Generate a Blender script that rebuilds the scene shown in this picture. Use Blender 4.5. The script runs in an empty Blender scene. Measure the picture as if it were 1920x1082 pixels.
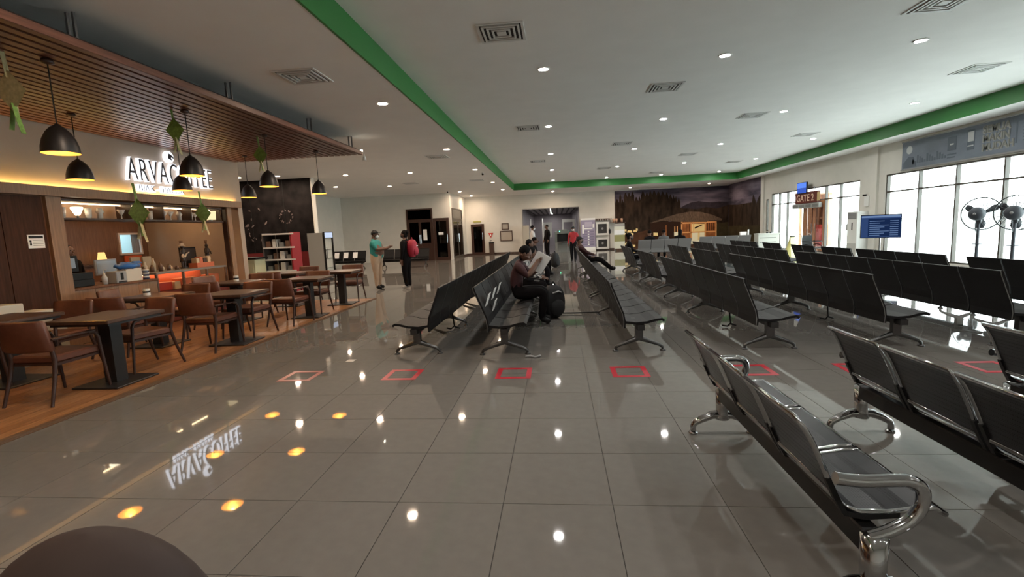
import bpy, bmesh, math, random
from mathutils import Vector, Matrix, Euler
random.seed(7)
PI = math.pi
S = bpy.context.scene
C = S.collection

# ------------------------------------------------------------------ camera
FPX, YAW, PITCH, ROLL, CAMH = 894.841, 0.0986, 0.1215, -0.043, 1.5053
fwd = Vector((-math.sin(YAW)*math.cos(PITCH), math.cos(YAW)*math.cos(PITCH), -math.sin(PITCH)))
rgt = fwd.cross(Vector((0, 0, 1))).normalized(); upv = rgt.cross(fwd)
r2 = rgt*math.cos(ROLL) + upv*math.sin(ROLL); u2 = -rgt*math.sin(ROLL) + upv*math.cos(ROLL)
cam_data = bpy.data.cameras.new('camera'); cam = bpy.data.objects.new('camera', cam_data); C.objects.link(cam)
m3 = Matrix((r2, u2, -fwd)).transposed()
cam.matrix_world = Matrix.Translation((0, 0, CAMH)) @ m3.to_4x4()
cam_data.sensor_width = 36; cam_data.lens = 36*FPX/1920; cam_data.clip_start = 0.05; cam_data.clip_end = 400
S.camera = cam

# ------------------------------------------------------------------ world, exposure
w = bpy.data.worlds.new('World'); S.world = w; w.use_nodes = True
bg = w.node_tree.nodes['Background']; bg.inputs[0].default_value = (0.93, 0.98, 1.0, 1); bg.inputs[1].default_value = 2.1
S.view_settings.view_transform = 'Standard'; S.view_settings.look = 'None'
S.view_settings.exposure = 2.38; S.view_settings.gamma = 1; S.view_settings.use_curve_mapping = False
DOWN_MAIN, DOWN_LOW, PEND, COVE, SIGN = 110.0, 175.0, 22.0, 9.0, .6
# ------------------------------------------------------------------ materials
MATS = {}
def mat(name, col, rough=.6, metal=0, emit=None, es=0, noise=0, nscale=8, stretch=(1, 1, 1), spec=.5, bump=0, coat=0, alpha=1, obj=True):
    if name in MATS: return MATS[name]
    m = bpy.data.materials.new(name); m.use_nodes = True; nt = m.node_tree; b = nt.nodes['Principled BSDF']
    b.inputs['Base Color'].default_value = (*col, 1); b.inputs['Roughness'].default_value = rough
    b.inputs['Metallic'].default_value = metal; b.inputs['Specular IOR Level'].default_value = spec
    b.inputs['Coat Weight'].default_value = coat; b.inputs['Alpha'].default_value = alpha
    if emit: b.inputs['Emission Color'].default_value = (*emit, 1); b.inputs['Emission Strength'].default_value = es
    if noise or bump:
        tc = nt.nodes.new('ShaderNodeTexCoord'); mp = nt.nodes.new('ShaderNodeMapping'); nz = nt.nodes.new('ShaderNodeTexNoise')
        mp.inputs['Scale'].default_value = stretch; nz.inputs['Scale'].default_value = nscale; nz.inputs['Detail'].default_value = 5
        nt.links.new(tc.outputs['Object'], mp.inputs[0]); nt.links.new(mp.outputs[0], nz.inputs['Vector'])
        if noise:
            rp = nt.nodes.new('ShaderNodeValToRGB'); e = rp.color_ramp.elements
            e[0].position = .3; e[1].position = .7
            e[0].color = (*[c*(1-noise) for c in col], 1); e[1].color = (*[min(1, c*(1+noise)) for c in col], 1)
            nt.links.new(nz.outputs[0], rp.inputs[0]); nt.links.new(rp.outputs[0], b.inputs['Base Color'])
        if bump:
            bp = nt.nodes.new('ShaderNodeBump'); bp.inputs['Strength'].default_value = bump; bp.inputs['Distance'].default_value = .004
            nt.links.new(nz.outputs[0], bp.inputs['Height']); nt.links.new(bp.outputs[0], b.inputs['Normal'])
    MATS[name] = m
    return m
def glass_mat(name, tint=(.95, 1, .99), refl=.06, dark=0):
    m = bpy.data.materials.new(name); m.use_nodes = True; nt = m.node_tree; nt.nodes.clear()
    o = nt.nodes.new('ShaderNodeOutputMaterial'); t = nt.nodes.new('ShaderNodeBsdfTransparent'); g = nt.nodes.new('ShaderNodeBsdfGlossy')
    mx = nt.nodes.new('ShaderNodeMixShader'); fr = nt.nodes.new('ShaderNodeFresnel'); fr.inputs[0].default_value = 1.45
    t.inputs[0].default_value = (*[c*(1-dark) for c in tint], 1); g.inputs['Roughness'].default_value = .02
    ge = nt.nodes.new('ShaderNodeNewGeometry'); sb = nt.nodes.new('ShaderNodeMath'); sb.operation = 'SUBTRACT'; sb.inputs[0].default_value = 1; ml = nt.nodes.new('ShaderNodeMath'); ml.operation = 'MULTIPLY'
    nt.links.new(ge.outputs['Backfacing'], sb.inputs[1]); nt.links.new(sb.outputs[0], ml.inputs[0]); nt.links.new(fr.outputs[0], ml.inputs[1])   # only the outer skin of a pane reflects
    nt.links.new(ml.outputs[0], mx.inputs[0]); nt.links.new(t.outputs[0], mx.inputs[1]); nt.links.new(g.outputs[0], mx.inputs[2])
    nt.links.new(mx.outputs[0], o.inputs[0]); MATS[name] = m
    return m
def emis(name, col, s):
    m = bpy.data.materials.new(name); m.use_nodes = True; nt = m.node_tree; nt.nodes.clear()
    o = nt.nodes.new('ShaderNodeOutputMaterial'); e = nt.nodes.new('ShaderNodeEmission')
    e.inputs[0].default_value = (*col, 1); e.inputs[1].default_value = s; nt.links.new(e.outputs[0], o.inputs[0]); MATS[name] = m
    return m
M = mat
white_wall = M('white_wall', (.67, .645, .585), .45, noise=.03, nscale=3)
ceil_m = M('ceiling_paint', (.89, .875, .85), .8, noise=.02, nscale=2)
green = M('green_paint', (.03, .20, .04), .5)
tile_m = M('tile_glaze', (.182, .172, .156), .03, noise=.04, nscale=14, spec=.55)
grout = M('grout', (.06, .055, .05), .8)
wood_floor = M('wood_floor', (.36, .17, .07), .32, noise=.35, nscale=6, stretch=(9, .7, 1))
wood_floor2 = M('wood_floor_dark', (.30, .135, .055), .32, noise=.35, nscale=7, stretch=(9, .7, 1))
slat_m = M('slat_wood', (.15, .060, .037), .38, noise=.25, nscale=5, stretch=(9, .6, 9))
slat_back = M('slat_backing', (.02, .012, .01), .8)
panel_wood = M('panel_wood', (.17, .075, .038), .55, spec=.2, noise=.22, nscale=5, stretch=(8, 8, .5))
panel_light = M('panel_wood_light', (.27, .15, .08), .5, noise=.2, nscale=5, stretch=(8, 8, .5))
dark_wood = M('dark_wood', (.06, .03, .02), .45, noise=.25, nscale=5, stretch=(6, 6, .6))
table_wood = M('table_wood', (.075, .04, .026), .3, noise=.25, nscale=5, stretch=(8, 1, 1))
leather = M('brown_leather', (.125, .045, .026), .42, noise=.12, nscale=20, bump=.2)
frame_brown = M('frame_brown', (.045, .02, .014), .4)
black_iron = M('black_iron', (.018, .017, .017), .45)
black_pad = M('black_pad', (.007, .007, .0075), .5, noise=.15, nscale=40, bump=.15, spec=.22)
black_plastic = M('black_plastic', (.008, .008, .008), .5, spec=.25)
grey_metal = M('grey_metal', (.32, .32, .32), .3, metal=1)
dark_metal = M('dark_metal', (.12, .12, .12), .35, metal=1)
chrome = M('chrome', (.46, .47, .48), .09, metal=1)
grey_plastic = M('grey_plastic', (.30, .30, .30), .5)
white_plastic = M('white_plastic', (.75, .75, .72), .4)
paper = M('paper', (.9, .9, .88), .7)
alu_brown = M('brown_aluminium', (.055, .045, .035), .4)
red_tape = M('red_tape', (.46, .012, .03), .35)
dark_door = M('dark_door', (.05, .022, .015), .3, noise=.2, nscale=5, stretch=(6, 6, .6))
gold_in = M('gold_inside', (.75, .48, .16), .35, metal=.6)
leaf_g = M('palm_leaf', (.17, .30, .06), .55, noise=.3, nscale=30)
leaf_y = M('palm_leaf_dry', (.45, .40, .22), .6, noise=.2, nscale=30)
glass = glass_mat('window_glass'); dark_glass = glass_mat('tinted_glass', (.30, .27, .25)); clear_glass = glass_mat('clear_glass', (.97, .97, .95))
down_w = emis('downlight_cool', (1, .965, .92), DOWN_MAIN); down_l = emis('downlight_warm', (1, .75, .55), DOWN_LOW)
bulb_m = emis('bulb_warm', (1, .66, .24), PEND); cove_m = emis('cove_led', (1, .66, .18), COVE); sign_m = emis('sign_led', (.86, .9, 1), SIGN)
screen_blue = emis('screen_blue', (.10, .22, .75), .25); screen_fids = emis('screen_board', (.04, .08, .22), .14)
screen_row = emis('screen_rows', (.22, .34, .6), .13); screen_dark = emis('screen_dark', (.012, .03, .10), .14)

# perforated steel: small round holes as a dot pattern of the sheet itself
def perforated():
    m = mat('perforated_steel', (.022, .022, .024), .35, metal=.5); nt = m.node_tree; b = nt.nodes['Principled BSDF']
    tc = nt.nodes.new('ShaderNodeTexCoord'); mp = nt.nodes.new('ShaderNodeMapping'); mp.inputs['Scale'].default_value = (90, 90, 90)
    v = nt.nodes.new('ShaderNodeTexVoronoi'); v.inputs['Randomness'].default_value = 0; v.inputs['Scale'].default_value = 1
    mt = nt.nodes.new('ShaderNodeMath'); mt.operation = 'LESS_THAN'; mt.inputs[1].default_value = .30
    mt2 = nt.nodes.new('ShaderNodeMath'); mt2.operation = 'MULTIPLY_ADD'; mt2.inputs[1].default_value = -.55; mt2.inputs[2].default_value = 1
    nt.links.new(tc.outputs['Object'], mp.inputs[0]); nt.links.new(mp.outputs[0], v.inputs['Vector']); nt.links.new(v.outputs['Distance'], mt.inputs[0])
    nt.links.new(mt.outputs[0], mt2.inputs[0]); nt.links.new(mt2.outputs[0], b.inputs['Alpha'])
    return m
perf = perforated()

# ------------------------------------------------------------------ mesh helpers
class MB:
    def __init__(s): s.v = []; s.f = []; s.sm = []; s.mi = []; s.cur = 0
    def add(s, vs, fs, smooth=False):
        o = len(s.v); s.v += [tuple(q) for q in vs]; s.f += [tuple(i+o for i in q) for q in fs]
        s.sm += [smooth]*len(fs); s.mi += [s.cur]*len(fs); return s
    def box(s, x0, x1, y0, y1, z0, z1, ch=0):
        if ch <= 0:
            vs = [(x, y, z) for z in (z0, z1) for y in (y0, y1) for x in (x0, x1)]
            return s.add(vs, [(0, 2, 3, 1), (4, 5, 7, 6), (0, 1, 5, 4), (2, 6, 7, 3), (0, 4, 6, 2), (1, 3, 7, 5)])
        # chamfered on the vertical prism plus top/bottom bevel
        def ring(d, z): return [(x0+d, y0, z), (x1-d, y0, z), (x1, y0+d, z), (x1, y1-d, z), (x1-d, y1, z), (x0+d, y1, z), (x0, y1-d, z), (x0, y0+d, z)]
        def inner(z): return [(x0+2*ch, y0+ch, z), (x1-2*ch, y0+ch, z), (x1-ch, y0+2*ch, z), (x1-ch, y1-2*ch, z), (x1-2*ch, y1-ch, z), (x0+2*ch, y1-ch, z), (x0+ch, y1-2*ch, z), (x0+ch, y0+2*ch, z)]
        vs = inner(z0) + ring(ch, z0+ch) + ring(ch, z1-ch) + inner(z1); fs = [tuple(range(7, -1, -1)), tuple(range(24, 32))]
        for k in range(3):
            for i in range(8): fs.append((k*8+i, k*8+(i+1) % 8, k*8+8+(i+1) % 8, k*8+8+i))
        return s.add(vs, fs)
    def tube(s, pts, r, n=8, cap=True, closed=False):
        pts = [Vector(q) for q in pts]; rs = r if isinstance(r, (list, tuple)) else [r]*len(pts)
        vs = []; fs = []; L = len(pts); prev = None
        for i, q in enumerate(pts):
            if closed: d = pts[(i+1) % L]-pts[i-1]
            else: d = pts[min(i+1, L-1)]-pts[max(i-1, 0)]
            if d.length < 1e-9: d = Vector((0, 0, 1))
            d.normalize()
            if prev is None:
                a = Vector((0, 0, 1)) if abs(d.z) < .9 else Vector((1, 0, 0)); u = d.cross(a).normalized()
            else: u = (prev-d*prev.dot(d)).normalized()
            prev = u; vv = d.cross(u)
            for k in range(n):
                t = 2*PI*k/n; vs.append(q+(u*math.cos(t)+vv*math.sin(t))*rs[i])
        for i in range(L if closed else L-1):
            j = (i+1) % L
            for k in range(n): fs.append((i*n+k, i*n+(k+1) % n, j*n+(k+1) % n, j*n+k))
        s.add(vs, fs, True)
        if cap and not closed:
            s.add(vs[:n], [tuple(range(n-1, -1, -1))]); s.add(vs[-n:], [tuple(range(n))])
        return s
    def lathe(s, prof, cx=0, cy=0, cz=0, n=16, smooth=True):
        vs = []; fs = []
        for (r, z) in prof:
            for k in range(n): t = 2*PI*k/n; vs.append((cx+max(r, 1e-4)*math.cos(t), cy+max(r, 1e-4)*math.sin(t), cz+z))
        for i in range(len(prof)-1):
            for k in range(n): fs.append((i*n+k, i*n+(k+1) % n, i*n+n+(k+1) % n, i*n+n+k))
        return s.add(vs, fs, smooth)
    def cyl(s, cx, cy, z0, z1, r, n=16): return s.lathe([(0, z0), (r, z0), (r, z1), (0, z1)], cx, cy, 0, n, False)
    def disc(s, cx, cy, z, r, n=16, up=False):
        vs = [(cx+r*math.cos(2*PI*k/n), cy+r*math.sin(2*PI*k/n), z) for k in range(n)]
        return s.add(vs, [tuple(range(n)) if up else tuple(range(n-1, -1, -1))])
    def ell(s, c, r, n=12, m=8, rot=None, z0=-1., z1=1.):
        vs = []; fs = []
        for i in range(m+1):
            zz = z0+(z1-z0)*i/m; zz = math.sin(math.asin(max(-1, min(1, z0)))+(math.asin(max(-1, min(1, z1)))-math.asin(max(-1, min(1, z0))))*i/m)
            rr = math.sqrt(max(0, 1-zz*zz))
            for k in range(n):
                t = 2*PI*k/n; p = Vector((max(rr, 1e-3)*math.cos(t)*r[0], max(rr, 1e-3)*math.sin(t)*r[1], zz*r[2]))
                if rot: p = rot @ p
                vs.append(p+Vector(c))
        for i in range(m):
            for k in range(n): fs.append((i*n+k, i*n+(k+1) % n, i*n+n+(k+1) % n, i*n+n+k))
        return s.add(vs, fs, True)
    def prism(s, poly, axis, a, b):
        """closed 2-D polygon extruded along axis ('x','y','z') from a to b"""
        def P(u, v, t): return {'x': (t, u, v), 'y': (u, t, v), 'z': (u, v, t)}[axis]
        n = len(poly); vs = [P(u, v, a) for u, v in poly]+[P(u, v, b) for u, v in poly]
        fs = [tuple(range(n-1, -1, -1)), tuple(range(n, 2*n))]+[(i, (i+1) % n, n+(i+1) % n, n+i) for i in range(n)]
        return s.add(vs, fs)
    def sheet(s, prof, t, y0, y1, axis='y', inset=0, smooth=True):
        """a profile line (x,z) given a thickness t and extruded from y0 to y1"""
        n = len(prof); off = []
        for i in range(n):
            a = Vector(prof[max(i-1, 0)]); b = Vector(prof[min(i+1, n-1)]); d = (b-a).normalized(); nn = Vector((-d.y, d.x)); off.append((prof[i][0]+nn.x*t, prof[i][1]+nn.y*t))
        def P(u, v, q): return (u, q, v) if axis == 'y' else (q, u, v)
        vs = []
        for q in (y0, y1): vs += [P(*p, q) for p in prof]+[P(*p, q) for p in off]
        fs = []; N = 2*n
        for i in range(n-1):
            fs += [(i, i+1, N+i+1, N+i), (n+i, N+n+i, N+n+i+1, n+i+1), (i, n+i, n+i+1, i+1), (N+i, N+i+1, N+n+i+1, N+n+i)]
        fs += [(0, N, N+n, n), (n-1, N-1, N+N-1, N+n-1)]
        return s.add(vs, fs, False)
    def quad(s, a, b, c, d): return s.add([a, b, c, d], [(0, 1, 2, 3)])
    def xf(s, mtx): s.v = [tuple(mtx @ Vector(q)) for q in s.v]; return s
    def mesh(s, name, mats):
        me = bpy.data.meshes.new(name); me.from_pydata(s.v, [], s.f); me.update()
        bm = bmesh.new(); bm.from_mesh(me); bmesh.ops.recalc_face_normals(bm, faces=bm.faces) if getattr(s, 'recalc', True) else None
        bm.to_mesh(me); bm.free()
        me.polygons.foreach_set('use_smooth', s.sm); me.polygons.foreach_set('material_index', s.mi)
        for m in (mats if isinstance(mats, (list, tuple)) else [mats]): me.materials.append(m)
        return me
    def build(s, name, m, parent=None, loc=None):
        o = bpy.data.objects.new(name, s.mesh(name, m)); C.objects.link(o)
        if parent: o.parent = parent
        if loc: o.location = loc
        return o
def tag(o, label, cat, group=None):
    o['label'] = label; o['category'] = cat
    if group: o['group'] = group
    return o
def struct(o): o['kind'] = 'structure'; return o
def thing(name, label, cat, loc=(0, 0, 0), rz=0, group=None):
    o = bpy.data.objects.new(name, None); C.objects.link(o); o.location = loc; o.rotation_euler = (0, 0, rz); o.empty_display_size = .1
    return tag(o, label, cat, group)
def inst(name, me, parent=None, loc=None, rz=None):
    o = bpy.data.objects.new(name, me); C.objects.link(o)
    if parent: o.parent = parent
    if loc: o.location = loc
    if rz is not None: o.rotation_euler = (0, 0, rz)
    return o
def copy_tree(o, loc=None, rz=None, label=None, group=None, parent=None):
    c = o.copy(); C.objects.link(c)
    if parent: c.parent = parent
    if loc is not None: c.location = loc
    if rz is not None: c.rotation_euler = (0, 0, rz)
    if label: c['label'] = label
    if group: c['group'] = group
    for ch in KIDS.get(o.name, None) or list(o.children): copy_tree(ch, parent=c)
    return c
KIDS = {}
def text_mesh(s, size, depth, m, name='lettering', align='LEFT', bold=0, sx=1):
    cu = bpy.data.curves.new(name, 'FONT'); cu.body = s; cu.size = size; cu.extrude = depth; cu.align_x = align; cu.offset = bold
    t = bpy.data.objects.new('tmp', cu); C.objects.link(t)
    dg = bpy.context.evaluated_depsgraph_get(); me = bpy.data.meshes.new_from_object(t.evaluated_get(dg))
    bpy.data.objects.remove(t); bpy.data.curves.remove(cu)
    me.name = name; me.materials.clear(); me.materials.append(m)
    if sx != 1: me.transform(Matrix.Diagonal((sx, 1, 1, 1)))
    return me
# lettering frames: on a wall facing +X (read with +Y to the right), on a wall facing -X, on a wall facing -Y
FACE_PX = Matrix(((0, 0, 1), (1, 0, 0), (0, 1, 0))).to_4x4()
FACE_NX = Matrix(((0, 0, -1), (-1, 0, 0), (0, 1, 0))).to_4x4()
FACE_NY = Matrix(((1, 0, 0), (0, 0, -1), (0, 1, 0))).to_4x4()
def put_text(s, size, depth, m, frame, loc, parent=None, name='lettering', align='LEFT', bold=0, sx=1):
    me = text_mesh(s, size, depth, m, name, align, bold, sx); me.transform(frame)
    o = inst(name, me, parent, loc); return o
# ================================================================== SETTING
# ---- floor: grout bed, glazed tiles on a 0.6 m grid, timber boards under the cafe
TX0, TY0, TS = -0.344, 2.468, 0.6
WX, WY = -4.43, 11.06           # edge and far end of the timber floor
fl = struct(MB().box(-14.2, 10.8, -4.2, 45.2, -.12, -.004).build('floor', grout))
def in_frame(x, y):
    d = Vector((x, y, -CAMH)); z = d.dot(fwd)
    if z < .3: return False
    return abs(d.dot(r2)/z*FPX) < 1010 and abs(d.dot(u2)/z*FPX) < 590
tiles = []
for i in range(-24, 20):
    for j in range(-12, 71):
        x0, x1, y0, y1 = TX0+i*TS, TX0+(i+1)*TS, TY0+j*TS, TY0+(j+1)*TS
        x0 = max(x0, -14.2); x1 = min(x1, 10.6)
        if x1-x0 < .03: continue
        if y1 <= WY+.3 and x1 <= WX+.02: continue
        if y0 < WY and x0 < WX:
            if y1 <= WY: x0 = WX+.03
            else: y0 = WY+.03 if x1 < WX+.3 else y0
            if x1-x0 < .02 or y1-y0 < .02: continue
        if x1 < -7.4 and y1 < 10.6: continue
        tiles.append((x0, x1, y0, y1))
g = .0022
vis = sorted([t for t in tiles if in_frame((t[0]+t[1])/2, (t[2]+t[3])/2)], key=lambda t: (t[0]+t[1])**2/4+(t[2]+t[3])**2/4)[:300]
vs = set(vis); tcache = {}
for (x0, x1, y0, y1) in vis:
    k = (round(x1-x0, 3), round(y1-y0, 3))
    if k not in tcache: tcache[k] = MB().box(g, k[0]-g, g, k[1]-g, -.008, 0).mesh('tile', tile_m)
    inst('tile', tcache[k], fl, (x0, y0, 0))
mb = MB()
for t in tiles:
    if t in vs: continue
    x0, x1, y0, y1 = t; mb.box(x0+g, x1-g, y0+g, y1-g, -.008, 0)
o = mb.build('tile_field', tile_m, fl); o['kind'] = 'stuff'
# timber boards
wf = struct(MB().box(-7.4, WX, -4, WY, -.004, .004).build('floor_cafe', grout))
bw = .135; nb = int((WX+.0-(-7.4))/bw); bcache = {}
for i in range(nb):
    x = WX-.05-(i+1)*bw; y = -4-random.random()*1.2
    while y < WY-.02:
        L = 1.8; a, b = max(y, -4), min(y+L, WY-.03); y += L
        if b-a < .05: continue
        k = (round(b-a, 2), random.randint(0, 1))
        if k not in bcache: bcache[k] = MB().box(.002, bw-.002, .001, k[0]-.001, .004, .016).mesh('floor_board', (wood_floor, wood_floor2)[k[1]])
        inst('floor_board', bcache[k], wf, (x, a, 0))
tr = struct(MB().box(WX-.05, WX+.005, -4, WY, 0, .020).box(WX+.012, WX+.028, -4, WY+.03, 0, .006).box(-7.4, WX+.028, WY-.03, WY+.03, 0, .018).build('trim_1', M('threshold', (.16, .09, .05), .3)))

# ---- walls
def wall(name, pieces, m=white_wall):
    b = MB()
    for q in pieces: b.box(*q)
    return struct(b.build(name, m))
XR = 10.6
wins = [(5.2, 16.76, .10, 2.76), (18.1, 25.06, .08, 2.73), (25.36, 25.66, .9, 2.5)]
pcs = []; yy = -4.2
for (a, b, z0, z1) in wins:
    pcs += [(XR, XR+.2, yy, a, 0, 3.72), (XR, XR+.2, a, b, 0, z0), (XR, XR+.2, a, b, z1, 3.72)]; yy = b
pcs.append((XR, XR+.2, yy, 31.2, 0, 3.72))
wall('wall_right', pcs)
OX0, OX1, OZ = -2.16, 1.40, 2.78
wall('wall_back', [(-6.1, OX0, 31, 31.2, 0, 3.9), (OX1, 10.8, 31, 31.2, 0, 3.9), (OX0, OX1, 31, 31.2, OZ, 3.9)])
wall('wall_back_left', [(-12.4, -5.9, 26.5, 26.7, 0, 3.9)])
wall('wall_return', [(-6.1, -5.9, 26.7, 31, 0, 3.9)])
wall('wall_left', [(-12.4, -12.2, 17.0, 26.5, 0, 3.9)])
wall('wall_left_far', [(-14.2, -14.0, 10.6, 17.0, 0, 3.9)])
wall('wall_behind', [(-14.2, 10.8, -4.2, -4.0, 0, 4.2)])
# column strips on the right wall
for y in (17.25, 26.0): struct(MB().box(XR-.08, XR, y-.16, y+.16, 0, 3.72).build('trim_2', white_wall))
# far passage beyond the opening
corr = M('passage_grey', (.30, .27, .29), .5)
wall('wall_passage', [(OX0-.2, OX0, 31.2, 45, 0, 3.2), (OX1, OX1+.2, 31.2, 45, 0, 3.2), (OX0-.2, OX1+.2, 45, 45.2, 0, 3.2)], corr)
pc = struct(MB().box(OX0-.2, OX1+.2, 31.2, 45.2, 2.82, 2.92).build('ceiling_passage', M('passage_ceiling', (.34, .31, .32), .5)))
lath = MB().box(-.06, .06, 31.2, 45, 2.79, 2.82).mesh('ceiling_batten', M('batten_dark', (.05, .045, .045), .6))
for k in range(9): inst('ceiling_batten', lath, pc, (OX0+.2+k*.4, 0, 0))
# opening reveal
struct(MB().box(OX0-.04, OX0, 30.97, 31.2, 0, OZ).box(OX1, OX1+.04, 30.97, 31.2, 0, OZ).box(OX0-.04, OX1+.04, 30.97, 31.2, OZ, OZ+.04).build('trim_3', grey_plastic))
# ---- ceilings, recessed field with a green upstand
LX0, LX1, LY1, ZL, ZH = -2.33, 9.70, 27.15, 3.72, 4.07
struct(MB().box(LX0-.05, LX1+.05, -4.2, LY1+.05, ZH, ZH+.1).build('ceiling', ceil_m))
struct(MB().box(-14.2, LX0-.02, -4.2, 31.2, ZL, ZL+.08).box(LX1+.02, 10.8, -4.2, 31.2, ZL, ZL+.08).box(LX0-.02, LX1+.02, LY1+.02, 31.2, ZL, ZL+.08).build('ceiling_soffit', ceil_m))
struct(MB().box(LX0-.03, LX0, -4.2, LY1, ZL-.004, ZH).build('trim_4', green))
struct(MB().box(LX1, LX1+.03, -4.2, LY1, ZL-.004, ZH).build('trim_5', green))
struct(MB().box(LX0-.03, LX1+.03, LY1, LY1+.03, ZL-.004, ZH).build('trim_6', green))
# baseboards (dark)
struct(MB().box(-5.9, OX0-.04, 30.97, 31, 0, .1).box(OX1+.04, 3.6, 30.97, 31, 0, .1).build('baseboard_back', dark_wood))
struct(MB().box(-5.9, -5.87, 29.75, 31, 0, .1).build('baseboard_return', dark_wood))

# ---- windows on the right: frame, mullions, transoms and panes
def window(name, a, b, z0, z1, ys, zt, skip=None, fw=.045):
    root = struct(MB().box(XR+.02, XR+.12, a, a+fw, z0, z1).box(XR+.02, XR+.12, b-fw, b, z0, z1).box(XR+.02, XR+.12, a+fw, b-fw, z0, z0+fw).box(XR+.02, XR+.12, a+fw, b-fw, z1-fw, z1).build(name, alu_brown))
    ed = [a+fw]+list(ys)+[b-fw]
    for y in ys: MB().box(XR+.02, XR+.12, y-fw/2, y+fw/2, z0+fw, z1-fw).build('mullion', alu_brown, root)
    for i in range(len(ed)-1):
        p = ed[i]+(fw/2 if i else 0); q = ed[i+1]-(fw/2 if i < len(ed)-2 else 0)
        if zt:
            MB().box(XR+.03, XR+.11, p, q, zt-.022, zt+.022).build('transom', alu_brown, root)
            MB().box(XR+.066, XR+.074, p, q, zt+.022, z1-fw).build('pane', glass, root)
            if not (skip and i in skip): MB().box(XR+.066, XR+.074, p, q, z0+fw, zt-.022).build('pane', glass, root)
        else: MB().box(XR+.066, XR+.074, p, q, z0+fw, z1-fw).build('pane', glass, root)
    return root
window('window_1', *wins[0], [5.2+.0+1.37*k for k in range(1, 8)][:0]+[12.64-1.37*k for k in (5, 4, 3, 2, 1)]+[12.64, 14.03, 15.36], 2.21)
window('window_2', *wins[1], [18.1+1.22, 20.30, 21.97, 23.5, 24.3], 2.20, skip=(2,))
window('window_3', *wins[2], [], None)
# gate door in window 2
d = struct(MB().box(XR+.02, XR+.12, 20.32, 20.42, .1, 2.17).box(XR+.02, XR+.12, 21.86, 21.95, .1, 2.17).box(XR+.02, XR+.12, 20.42, 21.86, 1.98, 2.17).build('door_1', M('door_timber', (.40, .19, .10), .4)))
for (a, b) in ((20.42, 21.13), (21.15, 21.86)):
    lf = MB().box(XR+.04, XR+.09, a, a+.07, .1, 1.98).box(XR+.04, XR+.09, b-.07, b, .1, 1.98).box(XR+.04, XR+.09, a+.07, b-.07, .1, .22).box(XR+.04, XR+.09, a+.07, b-.07, 1.9, 1.98).build('door_leaf', MATS['door_timber'], d)
    MB().box(XR+.06, XR+.068, a+.07, b-.07, .22, 1.9).build('pane', dark_glass, lf)
    MB().tube([(XR+.0, (a+b)/2+(.24 if a < 20.9 else -.24), .9), (XR+.0, (a+b)/2+(.24 if a < 20.9 else -.24), 1.25)], .014).build('door_handle', chrome, lf)

# ---- outside: apron, a timber walkway shelter and far building
struct(MB().box(10.8, 60, -30, 70, -.25, -.12).build('ground_apron', M('apron', (.62, .63, .62), .9, noise=.06, nscale=.6)))
sh = thing('walkway_shelter', 'timber walkway shelter outside behind the gate glass door', 'shelter', (14.6, 29.4, -.12))
tim = M('shelter_timber', (.38, .20, .11), .6, noise=.2, nscale=3, stretch=(5, 5, .6))
for (x, y) in ((-.3, -.55), (-.3, .55), (.5, -1.0), (.5, 0), (.5, 1.0)): MB().box(x-.07, x+.07, y-.07, y+.07, 0, 2.9).build('post', tim, sh)
for z in (.6, 1.5): MB().box(.46, .54, -1.0, 1.0, z, z+.12).build('rail', tim, sh)
MB().box(.55, .60, -1.05, 1.05, 0, 2.9).build('back_panel', M('shelter_panel', (.16, .075, .045), .7), sh)
MB().box(-.5, .8, -1.15, 1.15, 2.9, 3.05).build('roof', tim, sh)
MB().box(.0, .4, -1.0, -.3, 0, 1.2).build('bench_box', M('shelter_red', (.55, .05, .04), .5), sh)

# ---- doors on the far left walls
def glazed_door(name, W, H, leaves, rot, loc, m=dark_door, gl=dark_glass, mid=.9, top=None, solid=False):
    """local frame: width along X, face towards -Y"""
    b = MB().box(0, .08, -.05, 0, 0, H).box(W-.08, W, -.05, 0, 0, H).box(.08, W-.08, -.05, 0, H-.08, H)
    if top: b.box(.08, W-.08, -.05, 0, top, top+.08)
    root = struct(b.build(name, m)); root.location = loc; root.rotation_euler = (0, 0, rot)
    ht = (top or H-.08); lw = (W-.16)/leaves
    for k in range(leaves):
        x0 = .08+k*lw; x1 = x0+lw
        lf = MB().box(x0, x0+.07, -.04, -.005, 0, ht).box(x1-.07, x1, -.04, -.005, 0, ht).box(x0+.07, x1-.07, -.04, -.005, 0, .16).box(x0+.07, x1-.07, -.04, -.005, ht-.09, ht)
        if mid: lf.box(x0+.07, x1-.07, -.035, -.005, .16, mid)
        lf = lf.build('door_leaf', m, root)
        MB().box(x0+.07, x1-.07, -.025, -.018, (mid or .16), ht-.09).build('pane', gl, lf)
        MB().box(x0+.075, x1-.075, -.012, -.004, (mid or .16), ht-.09).build('dark_room_backing', M('door_dark_room', (.045, .035, .03), .8), lf)  # dark sheet: the unlit room behind the glass, put into its colour
        MB().tube([(x1-.035 if k % 2 == 0 else x0+.035, -.075, .95), (x1-.035 if k % 2 == 0 else x0+.035, -.075, 1.45)], .018).build('door_handle', chrome, lf)
        if top:
            MB().box(x0, x1, -.025, -.018, top+.08, H-.08).build('transom_pane', gl, root)
            MB().box(x0, x1, -.012, -.004, top+.08, H-.08).build('dark_room_backing', MATS['door_dark_room'], root)
    return root
d2 = glazed_door('door_2', 1.50, 2.92, 2, 0, (-8.42, 26.5, 0), mid=1.0, top=2.25)
d3 = glazed_door('door_3', .90, 2.35, 1, 0, (-6.90, 26.5, 0), mid=0)
d4 = glazed_door('door_4', 2.75, 2.90, 2, PI/2, (-5.9, 26.85, 0), mid=0, top=2.25, m=alu_brown, gl=glass_mat('pale_glass', (.6, .6, .55)))
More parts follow.
